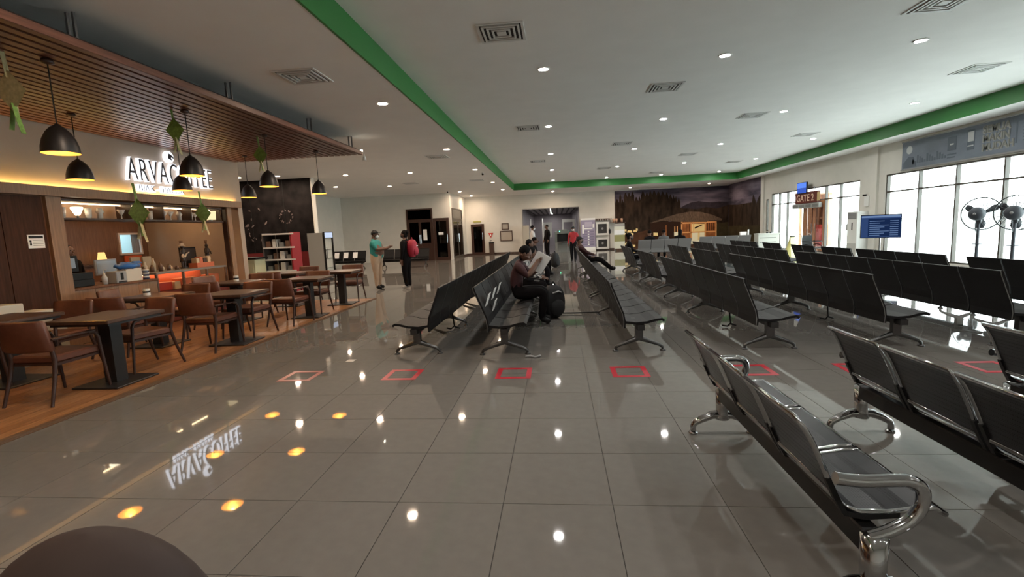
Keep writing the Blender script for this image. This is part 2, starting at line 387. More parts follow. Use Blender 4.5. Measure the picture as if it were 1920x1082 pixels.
d5 = glazed_door('door_5', .86, 1.99, 1, 0, (-5.58, 31, 0), mid=0)
# notices on the doors, label bar above the far door
for nm, (x0, x1, y, z0, z1), lb in (('paper_notice', (-7.50, -7.28, 26.45, 1.15, 1.75), 'tall white paper notice on the wide dark brown door'),
                                    ('paper_notice', (-6.62, -6.34, 26.45, 1.42, 1.56), 'narrow white paper strip on the single dark glass door')):
    tag(MB().box(x0, x1, y-.006, y, z0, z1).build(nm, paper), lb, 'notice')
tag(MB().box(-5.40, -4.90, 30.95, 31, 2.10, 2.19).build('door_sign', M('sign_olive', (.35, .33, .08), .5)), 'olive green sign bar above the far glass door', 'sign')
# framed notices on the back wall, fire triangle, dark bin
for (x0, x1, z0, z1, lb) in ((-3.56, -3.10, 1.55, 1.97, 'small framed certificate above the larger frame on the back wall'), (-3.68, -2.88, .82, 1.48, 'larger brown framed certificate on the back wall by the passage')):
    f = thing('framed_certificate', lb, 'frame', (0, 30.98, 0))
    MB().box(x0, x1, -.03, 0, z0, z0+.05).box(x0, x1, -.03, 0, z1-.05, z1).box(x0, x0+.05, -.03, 0, z0+.05, z1-.05).box(x1-.05, x1, -.03, 0, z0+.05, z1-.05).build('picture_frame', dark_wood, f)
    MB().box(x0+.05, x1-.05, -.012, 0, z0+.05, z1-.05).build('certificate', M('certificate_paper', (.42, .37, .31), .6), f)
t = thing('fire_sign', 'red triangular fire extinguisher sign on the back wall', 'sign', (-4.30, 30.98, 1.22))
MB().prism([(-.16, .16), (.16, .16), (0, -.16)], 'y', -.015, 0).build('sign_plate', M('sign_red', (.55, .03, .02), .5), t)
MB().prism([(-.03, .1), (.03, .1), (.03, -.03), (-.03, -.03)], 'y', -.02, -.015).build('extinguisher_mark', paper, t)
b = thing('litter_bin', 'dark brown litter bin below the red fire sign', 'bin', (-4.22, 30.6, 0))
MB().box(-.15, .15, -.15, .15, 0, .72, .015).build('bin_body', dark_wood, b); MB().box(-.16, .16, -.16, .16, .72, .80, .012).build('bin_top', black_plastic, b)
MB().tube([(-.08, -.05, .80), (-.08, -.05, .9), (.02, -.05, .9)], .03).build('push_flap', grey_metal, b)

# ---- mural of a lit hut at dusk, printed on panels that wrap the far right corner
mu = thing('wall_mural', 'large printed mural of a lit hut at dusk below dark hills', 'mural', (0, 0, 0))
sky = bpy.data.materials.new('mural_sky'); sky.use_nodes = True; nt = sky.node_tree; b_ = nt.nodes['Principled BSDF']; b_.inputs['Roughness'].default_value = .8; b_.inputs['Specular IOR Level'].default_value = .1
tc = nt.nodes.new('ShaderNodeTexCoord'); mp = nt.nodes.new('ShaderNodeMapping'); nz = nt.nodes.new('ShaderNodeTexNoise'); rp = nt.nodes.new('ShaderNodeValToRGB')
mp.inputs['Scale'].default_value = (.35, .35, 1.6); nz.inputs['Scale'].default_value = 1.5; nz.inputs['Detail'].default_value = 6
rp.color_ramp.elements[0].position = .35; rp.color_ramp.elements[0].color = (.045, .04, .06, 1); rp.color_ramp.elements[1].position = .68; rp.color_ramp.elements[1].color = (.20, .17, .22, 1)
nt.links.new(tc.outputs['Object'], mp.inputs[0]); nt.links.new(mp.outputs[0], nz.inputs['Vector']); nt.links.new(nz.outputs[0], rp.inputs[0]); nt.links.new(rp.outputs[0], b_.inputs['Base Color'])
mdark = M('mural_forest', (.030, .019, .013), .8, spec=.1, noise=.6, nscale=2, stretch=(2.2, 2.2, .8)); mhill = M('mural_hill', (.03, .024, .032), .8, spec=.1, noise=.2)
mgrass = M('mural_field', (.045, .034, .016), .8, spec=.1, noise=.4, nscale=1.5); mearth = M('mural_earth', (.075, .034, .018), .8, spec=.1, noise=.4, nscale=2)
mroof = M('mural_roof', (.12, .08, .055), .8, spec=.1, noise=.4, nscale=6, stretch=(4, 1, 1)); mwallo = M('mural_wall', (.34, .12, .04), .8, spec=.1, noise=.3, nscale=4)
mbeam = M('mural_beam', (.85, .40, .15), .8, spec=.1); mglow = M('mural_glow', (1, .74, .34), .8, spec=.1, noise=.08, nscale=2); mhot = M('mural_hot', (1, .93, .68), .8, spec=.1); mdk = M('mural_shadow', (.035, .016, .01), .8, spec=.1)
Y0 = 30.97
MB().box(3.68, 10.60, Y0, 31.0, 0, 3.66).build('mural_panel', sky, mu)
MB().box(10.57, 10.60, 26.0, Y0, 0, 3.70).build('mural_panel', sky, mu)
def pr(poly, m, d, name='print'): return MB().prism(poly, 'y', Y0-d*.002, Y0).build(name, m, mu)
pr([(3.68, 0), (10.56, 0), (10.56, 1.2), (3.68, 1.2)], mearth, 1, 'printed_ground')
pr([(6.9, .3), (7.48, 2.31), (7.95, 2.59), (8.37, 2.75), (8.78, 2.80), (9.26, 2.72), (9.61, 2.69), (10.02, 2.72), (10.56, 2.65), (10.56, .3)], mhill, 2, 'printed_hill')
pr([(7.2, .3), (7.72, 2.42), (8.67, 2.31), (9.26, 2.41), (9.85, 2.29), (10.35, 2.42), (10.56, 2.5), (10.56, .3)], mdark, 3, 'printed_forest')
pr([(9.2, .2), (9.4, 1.3), (10.56, 1.45), (10.56, .2)], mgrass, 4, 'printed_field')
tp = [(3.68, .9), (3.68, 3.60)]; x = 3.7
while x < 7.6:
    hgt = 3.6-max(0, x-6.6)*.55-(.45*random.random() if random.random() < .35 else .12*random.random()); wd_ = .12+.16*random.random()
    tp += [(x, hgt-.28), (x+wd_*.25, hgt-.10), (x+wd_*.4, hgt), (x+wd_*.6, hgt-.03), (x+wd_*.8, hgt-.15), (x+wd_, hgt-.25)]; x += wd_+.01
tp += [(7.69, 2.48), (7.95, 2.0), (6.88, 1.6), (5.85, 1.2), (4.6, .9)]
pr(tp, mdark, 5, 'printed_trees')
pr([(5.85, .5), (5.85, 1.62), (7.74, 1.62), (7.74, .45)], mdk, 6, 'printed_house')
pr([(7.72, .42), (7.72, 1.58), (9.87, 1.50), (9.87, .38)], mwallo, 6, 'printed_wall')
pr([(8.34, .40), (8.34, 1.42), (9.18, 1.38), (9.18, .40)], mglow, 7, 'printed_glow')
pr([(8.40, .42), (8.40, .92), (8.74, .92), (8.74, .42)], mhot, 8, 'printed_glow'); pr([(8.86, .42), (8.86, .9), (9.14, .9), (9.14, .42)], mhot, 8, 'printed_glow')
for (x0, x1, z0, z1) in ((7.72, 7.80, .42, 1.58), (9.80, 9.87, .38, 1.5), (7.72, 9.87, .86, .93), (7.72, 9.87, 1.44, 1.52), (8.30, 8.38, .42, 1.5), (9.14, 9.22, .4, 1.46)):
    pr([(x0, z0), (x1, z0), (x1, z1), (x0, z1)], mbeam, 9, 'printed_beam')
for x in (8.02, 8.12, 8.22, 8.46, 9.30, 9.42, 9.54, 9.66): pr([(x, .95), (x+.035, .95), (x+.035, 1.44), (x, 1.44)], mdk if x > 9.25 or x < 8.3 else mbeam, 9, 'printed_bar')
pr([(8.55, 1.1), (9.0, 1.3), (9.0, 1.36), (8.55, 1.2)], mdk, 9, 'printed_beam')
pr([(5.82, 1.59), (6.52, 1.80), (7.48, 2.07), (8.25, 2.18), (8.91, 2.13), (9.56, 1.94), (10.21, 1.64), (10.15, 1.55), (9.44, 1.58), (9.26, 1.5), (7.72, 1.57), (7.18, 1.62), (6.64, 1.70), (5.91, 1.57)], mroof, 10, 'printed_roof')
pr([(7.31, .72), (7.31, 1.31), (7.37, 1.31), (7.37, .72)], mbeam, 8, 'printed_window'); pr([(7.46, .72), (7.46, 1.31), (7.52, 1.31), (7.52, .72)], mbeam, 8, 'printed_window'); pr([(7.30, .70), (7.30, .95), (7.53, .95), (7.53, .70)], mhot, 9, 'printed_window')
pr([(6.03, .78), (6.03, .97), (6.30, .95), (6.30, .77)], mglow, 8, 'printed_window'); pr([(6.78, .5), (6.78, 1.4), (6.84, 1.4), (6.84, .5)], mwallo, 8, 'printed_beam')
pr([(8.05, .18), (8.05, .42), (9.28, .38), (9.28, .14)], mhot, 8, 'printed_glow')
for (x, z, s) in ((4.25, 1.18, .12), (4.55, 1.10, .16), (4.9, 1.12, .12), (4.3, .95, .13), (4.7, .93, .1), (4.45, .35, .22), (4.7, .2, .2), (5.0, 1.2, .07)):
    pr([(x-s, z-.05), (x+s, z-.07), (x+s, z+.06), (x-s*.6, z+.08)], mglow, 7, 'printed_firelight')
def pr2(poly, m, d, name='print'): return MB().prism(poly, 'x', 10.57-d*.002, 10.57).build(name, m, mu)
pr2([(26.0, 0), (30.96, 0), (30.96, 1.3), (26.0, 1.5)], mgrass, 1, 'printed_field')
pr2([(30.96, 1.2), (30.96, 2.5), (29.5, 2.42), (28.2, 2.44), (27.4, 2.45), (27.25, 2.85), (27.05, 2.7), (26.8, 2.35), (26.5, 2.7), (26.2, 2.9), (26.0, 2.75), (26.0, 1.2)], mdark, 2, 'printed_forest')
# ================================================================== CEILING FIXTURES
ring_me = MB().lathe([(.075, 0), (.105, -.004), (.10, -.010), (.082, -.014), (.075, -.006)], n=20).mesh('trim_ring', white_plastic)
def lens(m): return MB().lathe([(.078, -.004), (.06, -.010), (.0, -.013)], n=16).mesh('lens', m)
lw_, ll_ = lens(down_w), lens(down_l)
def downlight(x, y, z, warm, label, group):
    t = thing('downlight', label, 'ceiling light', (x, y, z), 0, group)
    inst('trim_ring', ring_me, t); inst('lens', ll_ if warm else lw_, t)
for x in (-.14, 2.69, 5.52, 8.45):
    for y in (-.7, 3.7, 8.11, 12.5, 17.0, 21.6, 26.2):
        if abs(x-8.45) < .1 and y > 18 and y < 24: pass
        downlight(x, y, ZH, False, 'round white downlight in the recessed ceiling within the green band', 'downlights of the recessed ceiling')
for x, ys in ((-2.86, (-.6, 3.6, 8.13, 12.85, 17.3, 22.1, 26.15)), (-5.22, (12.7, 17.2, 21.6, 26.1, 29.7)), (-7.48, (12.4, 16.85, 21.4)), (-9.6, (16.1, 20.5)), (-10.9, (15.9,))):
    for y in ys: downlight(x, y, ZL, True, 'round downlight in the lower ceiling left of the green band', 'downlights of the lower left ceiling')
for x in (-.18, 4.38, 8.9): downlight(x, 29.3, ZL, True, 'round downlight in the far soffit before the back wall', 'downlights of the far soffit')
vf = MB()
for (a, b, z0, z1) in ((.30, .265, 0, -.012), (.24, .215, -.004, -.022), (.18, .155, -.004, -.022), (.12, .095, -.004, -.022)):
    for s in (1,):
        vf.prism([(-a, -a), (a, -a), (b, -b), (-b, -b)], 'z', z1, z0).prism([(-a, a), (-b, b), (b, b), (a, a)], 'z', z1, z0)
        vf.prism([(-a, -a), (-b, -b), (-b, b), (-a, a)], 'z', z1, z0).prism([(a, -a), (a, a), (b, b), (b, -b)], 'z', z1, z0)
vent_me = vf.mesh('louvre_ring', M('vent_white', (.72, .72, .70), .5)); vb_me = MB().box(-.27, .27, -.27, .27, -.004, -.001).mesh('duct_opening', black_plastic)
core_me = MB().box(-.06, .06, -.06, .06, -.02, -.004).mesh('centre_plate', MATS['vent_white'])
def vent(x, y, z, label, group):
    t = thing('air_diffuser', label, 'air vent', (x, y, z), 0, group)
    inst('louvre_ring', vent_me, t); inst('duct_opening', vb_me, t); inst('centre_plate', core_me, t)
for (x, y) in ((-.64, 6.55), (2.12, 9.67), (-.65, 12.55), (4.89, 12.74), (2.12, 15.75), (5.0, 19.05), (4.83, 6.74), (7.74, 9.89), (7.77, 16.1), (-.65, 18.65), (2.16, 22.0), (5.0, 25.0), (7.80, 22.3)):
    vent(x, y, ZH, 'square white louvred air diffuser in the recessed ceiling', 'air diffusers of the recessed ceiling')
for (x, y) in ((-3.40, 6.56), (-3.40, 14.0), (-3.40, 20.9), (-6.3, 20.7)): vent(x, y, ZL, 'square louvred air diffuser in the lower ceiling by the cafe side', 'air diffusers of the lower ceiling')
def dome_cam(x, y, z, label):
    t = thing('security_camera', label, 'camera', (x, y, z))
    MB().cyl(0, 0, -.03, 0, .05).build('mount', white_plastic, t); MB().ell((0, -.02, -.06), (.04, .06, .04)).build('camera_body', black_plastic, t)
dome_cam(-2.75, 18.4, ZL, 'small dark security camera on the lower ceiling beside the green band')
dome_cam(-5.75, 25.5, ZL, 'small dark security camera on the ceiling above the far left doors')

# ================================================================== CAFE CANOPY
CX0, CX1, CY0, CY1, CZ = -7.36, -4.33, -1.0, 10.65, 3.33
cn = thing('slat_canopy', 'suspended brown timber slat canopy over the cafe tables', 'canopy', (0, 0, 0))
MB().box(CX0, CX1, CY0, CY1, CZ+.055, CZ+.10).build('backing_board', slat_back, cn)
sp = .135; ns = int((CX1-CX0)/sp)
sl = MB().box(0, .092, CY0, CY1, 0, .055).mesh('slat', slat_m)
for k in range(ns+1): inst('slat', sl, cn, (CX0+.01+k*sp, 0, CZ))
MB().box(CX1-.0, CX1+.03, CY0, CY1+.02, CZ-.002, CZ+.075).build('edge_board', slat_m, cn)
MB().box(CX0, CX1+.03, CY1, CY1+.02, CZ+.05, CZ+.10).build('end_board', slat_m, cn)
rod = MB().box(-.011, .011, -.011, .011, 0, ZL-CZ-.08).mesh('hanger_rod', grey_metal)
for y in (1.9, 4.38, 6.57, 8.77, 10.55):
    for dx in (-.035, .035): inst('hanger_rod', rod, cn, (CX1-.18+dx, y, CZ+.08))
    for dx in (-.035, .035): inst('hanger_rod', rod, cn, (CX0+.6+dx, y, CZ+.08))
t = thing('spot_lamp', 'small white spot lamp clamped to the far corner of the slat canopy', 'spot lamp', (CX1+.06, CY1-.03, CZ+.06))
MB().tube([(0, 0, -.01), (.02, .0, -.05), (.02, .02, -.12)], .010).build('bracket', white_plastic, t)
MB().lathe([(0, 0), (.03, 0), (.045, -.09), (.04, -.09), (0, -.07)], .02, .02, -.10, 12).build('lamp_head', white_plastic, t)
MB().ell((-.04, .03, .03), (.028, .028, .028)).build('bulb', emis('spot_bulb', (1, .9, .7), 5), t)

# pendants
def make_pendant():
    t = thing('pendant_lamp', 'x', 'pendant lamp', (0, 0, 0))
    MB().lathe([(0, 0), (.045, 0), (.055, -.03), (.03, -.045), (0, -.05)], 0, 0, 0, 14).build('ceiling_cup', frame_brown, t)
    MB().tube([(0, 0, -.04), (0, 0, -.60)], .006, 6).build('cord', black_plastic, t)
    s = MB(); s.recalc = False
    out = [(.012, -.60), (.025, -.615), (.06, -.64), (.098, -.685), (.129, -.75), (.147, -.82), (.153, -.885)]
    s.lathe(out[::-1], n=24); s.cur = 1; s.lathe([(.149, -.885), (.143, -.82), (.125, -.755), (.094, -.692), (.056, -.65), (.0, -.635)][::-1][::-1], n=24)
    s.cur = 0; s.lathe([(.153, -.885), (.149, -.885)][::-1], n=24)
    s.build('lamp_shade', [M('shade_black', (.016, .013, .012), .4), gold_in], t)
    MB().ell((0, 0, -.76), (.05, .05, .06), 14, 8).build('bulb', bulb_m, t)
    MB().tube([(0, 0, -.62), (0, 0, -.71)], .022, 8).build('socket', black_plastic, t)
    return t
pd = make_pendant(); KIDS[pd.name] = list(pd.children)
spots = [(-4.84, 4.40, 'large black dome pendant lamp beside the hanging dry palm ornament'), (-5.03, 6.35, 'black dome pendant lamp over the second table of the aisle-side row'), (-5.0, 8.1, 'black dome pendant lamp over the third table of the aisle-side row'), (-4.98, 9.85, 'black dome pendant lamp over the far end of the timber floor'),
         (-6.5, 6.12, 'black dome pendant lamp of the wall-side row, before the wooden pillar'), (-6.54, 7.98, 'black dome pendant lamp of the wall-side row, in front of the lit sign'), (-6.6, 9.9, 'black dome pendant lamp of the wall-side row, by the end of the cafe wall'), (-6.5, 4.2, 'black dome pendant lamp of the wall-side row, outermost')]
for i, (x, y, lb) in enumerate(spots):
    if i == 0: pd.location = (x, y, CZ); pd['label'] = lb; pd['group'] = 'pendant lamps over the cafe tables'
    else: copy_tree(pd, (x, y, CZ), 0, lb, 'pendant lamps over the cafe tables')

# woven palm ornaments
def ketupat(x, y, z, s, top, label, dry=False):
    t = thing('palm_ornament', label, 'ornament', (x, y, z))
    a, b = (leaf_y, leaf_g) if dry else (leaf_g, leaf_y)
    MB().tube([(0, 0, .12*s), (0, 0, top-z)], .0035, 5).build('string', leaf_y, t)
    d = MB(); n = 5                                     # woven diamond: strips over and under
    for k in range(n):
        q = -1+2*(k+.5)/n
        for sg in (-1, 1):
            h = .045*s*(1-abs(q)*.5)
            c = [(q-1.0/n, 0), (q+1.0/n, 0)]
            for side in (-1, 1):
                p = []
                for (u, v) in ((q-.9/n, -1), (q+.9/n, -1), (q+.9/n, 1), (q-.9/n, 1)):
                    r = ((u-v*sg)*.5*.13*s, (u*sg+v)*.5*.16*s)
                    th = h*(1-max(abs(u), abs(v))*.8)+(.002 if sg > 0 else 0)
                    p.append((r[0], side*th, r[1]))
                d.add(p, [(0, 1, 2, 3)])
    d.build('woven_body', a, t)
    for (dx, dy, L, m) in ((-.03, .01, .20, b), (.035, -.01, .24, b), (.0, .02, .17, a)):
        MB().sheet([(dx*s*.4, -.10*s), (dx*s, -(.10+L*.5)*s), (dx*s*1.9, -(.10+L)*s)], .004, dy-.018*s, dy+.018*s).build('leaf_tail', m, t)
    MB().sheet([(0, .10*s), (-.012*s, .22*s), (-.03*s, .34*s)], .004, -.018*s, .018*s).build('leaf_tip', a, t)
ketupat(-4.98, 4.15, 2.98, 1.15, CZ, 'faded dry woven palm ornament hanging from the slat canopy', True)
ketupat(-5.15, 6.28, 3.06, 1.0, CZ, 'green diamond palm ornament hanging before the lit sign')
ketupat(-5.2, 8.25, 3.02, 1.0, CZ, 'green palm ornament hanging beside the third aisle-side pendant lamp')
ketupat(-7.22, 7.75, 2.08, 1.5, 2.40, 'bright green palm ornament hanging from the lintel over the counter')
ketupat(-7.22, 9.28, 2.12, 1.3, 2.40, 'pale green palm ornament hanging from the lintel near the lampshade')

# ================================================================== CAFE FRONT
XC = -7.4
warm_wall = M('cafe_plaster', (.40, .31, .24), .6, noise=.04, nscale=4)
wall('wall_cafe_fascia', [(XC-.2, XC, -4, 10.65, 2.40, 3.72)], warm_wall)
wall('wall_cafe_end', [(-14, XC, 10.65, 10.80, 0, 3.72)], warm_wall)
cw = wall('wall_cafe_panel', [(XC-.2, XC-.03, -4, 6.38, 0, 2.30)], panel_wood)
for k in range(9): MB().box(XC-.03, XC-.018, 6.36-(k+1)*.55, 6.36-k*.55-.012, .1, 2.28).build('wall_panel', M('panel_wood_dark', (.055, .021, .011), .6, spec=.15, noise=.3, nscale=5, stretch=(8, 8, .5)), cw)
struct(MB().box(XC-.16, XC+.10, -4, 10.65, 2.29, 2.385).box(XC+.085, XC+.10, -4, 10.65, 2.385, 2.43).build('trim_7', panel_light))
tag(MB().box(XC+.02, XC+.05, .5, 10.55, 2.386, 2.398).build('cove_light', cove_m), 'warm light strip along the lintel below the cafe sign', 'light strip')
struct(MB().box(XC-.2, XC+.02, 6.38, 6.60, 0, 2.29).build('trim_8', panel_light)); struct(MB().box(XC-.12, XC+.03, 10.22, 10.36, 0, 2.29).build('trim_9', panel_light))
struct(MB().box(XC-.10, XC+.0, 10.20, 10.22, 0, 2.29).build('trim_10', frame_brown))
wn = struct(MB().box(XC-.03, XC+.0, 4.5, 4.58, .9, 2.2).box(XC-.03, XC, 5.5, 5.58, .9, 2.2).box(XC-.03, XC, 4.58, 5.5, .9, .98).box(XC-.03, XC, 4.58, 5.5, 2.12, 2.2).build('window_4', panel_wood))
MB().box(XC-.015, XC-.010, 4.58, 5.5, .98, 2.12).build('pane', M('dark_pane', (.02, .015, .012), .12), wn)
# sign: wall lettering with lit sides
sg = thing('cafe_sign', 'lit white ARVACOFFEE lettering with a cup emblem on the cafe wall', 'sign', (0, 0, 0))
face = M('sign_face', (.05, .05, .06), .4)
def sign_line(s, y, z, size, sx, step=None):
    # each letter on its own: dark face board over a lit body
    yy = y
    for ch in s:
        me = text_mesh(ch, size, .028, sign_m, 'letter', 'LEFT', min(.008, size*.016), sx); w_ = max([v.co.x for v in me.vertices] or [size*.25]) if ch != ' ' else size*.22
        if ch != ' ':
            me.transform(FACE_PX); l = inst('letter', me, sg, (XC+.05, yy, z))
            mf = text_mesh(ch, size, .004, face, 'letter_face', 'LEFT', -.004, sx); mf.transform(FACE_PX); inst('letter_face', mf, l, (.034, 0, 0))
        yy += w_+size*.035
    return yy
sign_line('ARVACOFFEE', 7.74, 2.66, .56, .56)
sign_line('BIAK - PAPUA', 7.92, 2.48, .165, 1.0)
em = MB(); n = 24
a0 = [(.11*math.cos(2*PI*k/n), .11*math.sin(2*PI*k/n)) for k in range(n)]
e1 = em.prism(a0, 'x', XC+.02, XC+.06).build('emblem_disc', sign_m, sg, (0, 8.72, 3.17))
MB().prism([(-.02, .07), (.07, .03), (.09, -.02), (.02, -.0), (.04, -.06), (-.05, -.03), (-.04, .03)], 'x', XC+.06, XC+.066).build('emblem_mark', face, sg, (0, 8.74, 3.17))
# small framed notice on the dark panel
nt_ = thing('wall_notice', 'small white notice with printed lines on the dark cafe panel', 'notice', (XC-.015, 6.08, 1.54))
MB().box(0, .006, 0, .22, 0, .19).build('notice_sheet', paper, nt_)
MB().box(.006, .008, .015, .205, .14, .175).build('heading_bar', black_plastic, nt_)
for k, z in enumerate((.035, .06, .085, .11)): MB().box(.006, .008, .06, .2, z, z+.008).build('printed_line', grey_plastic, nt_)
for z in (.06, .1): MB().box(.006, .008, .02, .045, z-.02, z+.012).build('printed_mark', black_plastic, nt_)
# white cartons on a low ledge by the panel
lg = tag(MB().box(-7.36, -6.85, 4.3, 5.95, .0, .60, .01).build('low_counter', M('ledge_cream', (.5, .47, .4), .5)), 'low cream counter against the dark cafe panel', 'counter')
tag(MB().box(-7.25, -6.95, 5.25, 5.90, .601, .70, .006).build('carton', M('carton_white', (.62, .6, .53), .6)), 'flat white carton at the bottom of the pair on the low counter', 'carton')
tag(MB().box(-7.28, -6.98, 4.9, 5.55, .701, .83, .006).build('carton', MATS['carton_white']), 'thick white carton lying on top of the flat one', 'carton')

# ---- cafe interior
cin = M('cafe_back_wood', (.16, .075, .04), .5, noise=.25, nscale=5, stretch=(8, 8, .5))
bk = wall('wall_cafe_back', [(-10.0, -9.8, 4.8, 9.90, 0, 2.75), (-10.0, -9.8, 9.90, 10.42, 0, 1.36), (-10.0, -9.8, 9.90, 10.42, 1.78, 2.75), (-10.0, -9.8, 10.42, 10.65, 0, 2.75)], cin)
wall('wall_cafe_side', [(-10.0, XC-.2, 4.7, 4.8, 0, 2.75)], cin)
struct(MB().box(-10.0, XC-.2, 4.7, 10.65, 2.68, 2.75).build('ceiling_cafe', M('cafe_ceiling', (.3, .2, .14), .7)))
struct(MB().box(-10.0, XC-.2, 4.7, 10.65, 0, .012).build('floor_counter', M('cafe_inner_floor', (.2, .13, .09), .5)))
# lit kitchen behind the hatch
kwm = M('kitchen_white', (.62, .75, .78), .5)
for nm, q in (('wall_kitchen_back', (-11.6, -11.5, 9.4, 10.6, .8, 2.4)), ('wall_kitchen_near', (-11.5, -10.0, 9.3, 9.4, .8, 2.4)), ('wall_kitchen_far', (-11.5, -10.0, 10.6, 10.64, .8, 2.4)), ('floor_kitchen', (-11.6, -10.0, 9.3, 10.64, .76, .8)), ('ceiling_kitchen', (-11.6, -10, 9.3, 10.64, 2.4, 2.42))): struct(MB().box(*q).build(nm, kwm))
tag(MB().box(-11.2, -10.4, 9.7, 10.3, 2.36, 2.395).build('kitchen_light', emis('kitchen_lamp', (.8, .97, 1), 2.2)), 'cool white ceiling lamp inside the kitchen hatch', 'ceiling light')
fr = struct(MB().box(-9.8, -9.76, 9.86, 9.90, 1.32, 1.82).box(-9.8, -9.76, 10.42, 10.46, 1.32, 1.82).box(-9.8, -9.76, 9.9, 10.42, 1.32, 1.36).box(-9.8, -9.76, 9.9, 10.42, 1.78, 1.82).build('window_5', M('hatch_frame', (.6, .5, .45), .5)))
for k in range(5):
    tag(MB().cyl(-11.2, 9.62+k*.17, .8, 1.45+.05*(k % 2), .06, 10).lathe([(.06, 0), (.07, .02), (.0, .05)], -11.2, 9.62+k*.17, 1.45+.05*(k % 2), 10).build('kitchen_canister', dark_metal), 'dark canister on the shelf behind the kitchen hatch', 'canister', 'canisters in the kitchen')
tag(MB().box(-9.79, -9.75, 9.95, 10.40, 1.03, 1.30, .005).build('menu_board', M('menu_orange', (.55, .10, .03), .5)), 'orange menu board below the kitchen hatch', 'board')
# warm lamps inside
for k, (x, y) in enumerate(((-8.6, 6.6), (-8.6, 8.3), (-8.6, 9.9))):
    t = thing('cafe_downlight', 'warm round downlight in the cafe counter ceiling', 'ceiling light', (x, y, 2.68), 0, 'cafe counter downlights')
    inst('trim_ring', ring_me, t); inst('lens', MB().lathe([(.078, -.004), (.06, -.010), (.0, -.013)], n=16).mesh('lens', MATS.get('cafe_down') or emis('cafe_down', (1, .60, .30), 40)), t)
# counter: timber front, worktop and display case
ct = thing('service_counter', 'timber fronted cafe service counter below the opening', 'counter', (0, 0, 0))
for k in range(4): MB().box(XC-.12, XC-.06, 6.60+k*.4+.003, 6.60+(k+1)*.4-.003, .02, .86).build('front_panel', panel_light, ct)
MB().box(-8.25, XC-.12, 6.62, 8.2, .02, .86).build('counter_body', cin, ct); MB().box(-8.3, XC-.03, 6.60, 8.22, .86, .90, .006).build('worktop', panel_wood, ct)
dc = thing('display_case', 'glass display case with a grey top and orange lit shelf', 'display case', (0, 0, 0))
MB().box(-8.2, XC-.1, 8.25, 10.18, .02, .62).build('case_base', M('case_maroon', (.16, .03, .02), .5), dc)
MB().box(-8.2, XC-.1, 8.25, 10.18, .96, 1.0, .006).build('case_top', M('case_grey', (.22, .19, .17), .4), dc)
for y in (8.25, 8.9, 9.55, 10.14): MB().box(XC-.14, XC-.10, y, y+.035, .62, .96).build('case_post', M('case_post', (.12, .08, .06), .4), dc)
MB().box(XC-.115, XC-.108, 8.29, 10.14, .62, .96).build('case_pane', clear_glass, dc)
MB().box(-8.19, -8.15, 8.25, 10.18, .62, .96).build('case_back', M('case_back', (.45, .12, .06), .5), dc)
MB().tube([(-8.0, 8.3, .945), (-8.0, 10.1, .945)], .012, 6).build('lamp_tube', emis('case_lamp', (1, .42, .16), 5), dc)
def food(y, w_, h, m, lb, x=-7.75, z=.62): tag(MB().box(x-.14, x+.1, y, y+w_, z+.001, z+h, .008).build('food_box', m), lb, 'food box')
orange = M('box_orange', (.62, .16, .07), .5); cream = M('box_cream', (.68, .5, .3), .5); redb = M('box_red', (.45, .04, .03), .5)
food(8.35, .42, .16, redb, 'red food box at the near end of the display case'); food(8.62+.2, .16, .15, cream, 'small cream food box in the display case'); food(9.02, .40, .2, orange, 'tall orange food box in the middle of the display case')
food(9.50, .30, .12, cream, 'low cream food box in the display case beside the orange one'); food(9.84, .26, .2, orange, 'orange food box at the far end of the display case')
# things on the case
def figure(y, lb, hat, pale):
    t = thing('carved_figure', lb, 'figurine', (-7.85, y, 1.0))
    dk = M('carved_dark', (.035, .018, .012), .5); pl = M('carved_pale', (.55, .42, .30), .6)
    MB().cyl(0, 0, 0, .03, .07).build('plinth', dk, t)
    b = MB().tube([(0, -.03, .03), (0, -.035, .15), (0, -.02, .24)], [.022, .026, .03]).tube([(0, .03, .03), (0, .035, .15), (0, .02, .24)], [.022, .026, .03])
    b.tube([(0, 0, .22), (0, 0, .30), (0, 0, .38), (0, 0, .42)], [.045, .045, .055, .025]).ell((0, 0, .455), (.035, .033, .045))
    b.tube([(0, -.05, .38), (.02, -.085, .31), (.07, -.03, .29)], [.018, .016, .012]).tube([(0, .05, .38), (.02, .085, .31), (.07, .03, .27)], [.018, .016, .012])
    b.build('figure_body', dk, t)
    if pale: MB().tube([(.07, -.06, .24), (.08, .02, .31), (.08, .09, .34)], [.03, .012, .01]).ell((.055, -.05, .26), (.025, .05, .05)).build('instrument', pl, t)
    MB().lathe([(.05, .23), (.062, .16), (.058, .15), (0, .2)], 0, 0, 0, 12).build('grass_skirt', pl if not pale else dk, t)
    if hat: MB().lathe([(.075, .47), (.05, .485), (.035, .53), (0, .535)], 0, 0, 0, 12).build('hat', pl, t)
    for k in range(5): MB().tube([(0, (k-2)*.008, .48), (-.01, (k-2)*.022, .58)], [.007, .004], 5).build('feather', M('feather', (.16, .07, .03), .7), t)
figure(9.36, 'carved tribal figurine in a pale hat holding an instrument', True, True); figure(10.07, 'carved dark tribal figurine in a pale grass skirt', False, False)
t = thing('black_picture', 'black framed picture board between the two carved figurines', 'picture', (-8.05, 9.50, 1.0)); MB().box(0, .02, 0, .46, .12, .44).build('board', black_plastic, t); MB().box(.02, .022, .03, .43, .15, .41).build('printed_face', M('pic_dark', (.05, .035, .03), .3), t); MB().box(-.02, .0, .05, .41, 0, .14).build('stand', black_plastic, t)
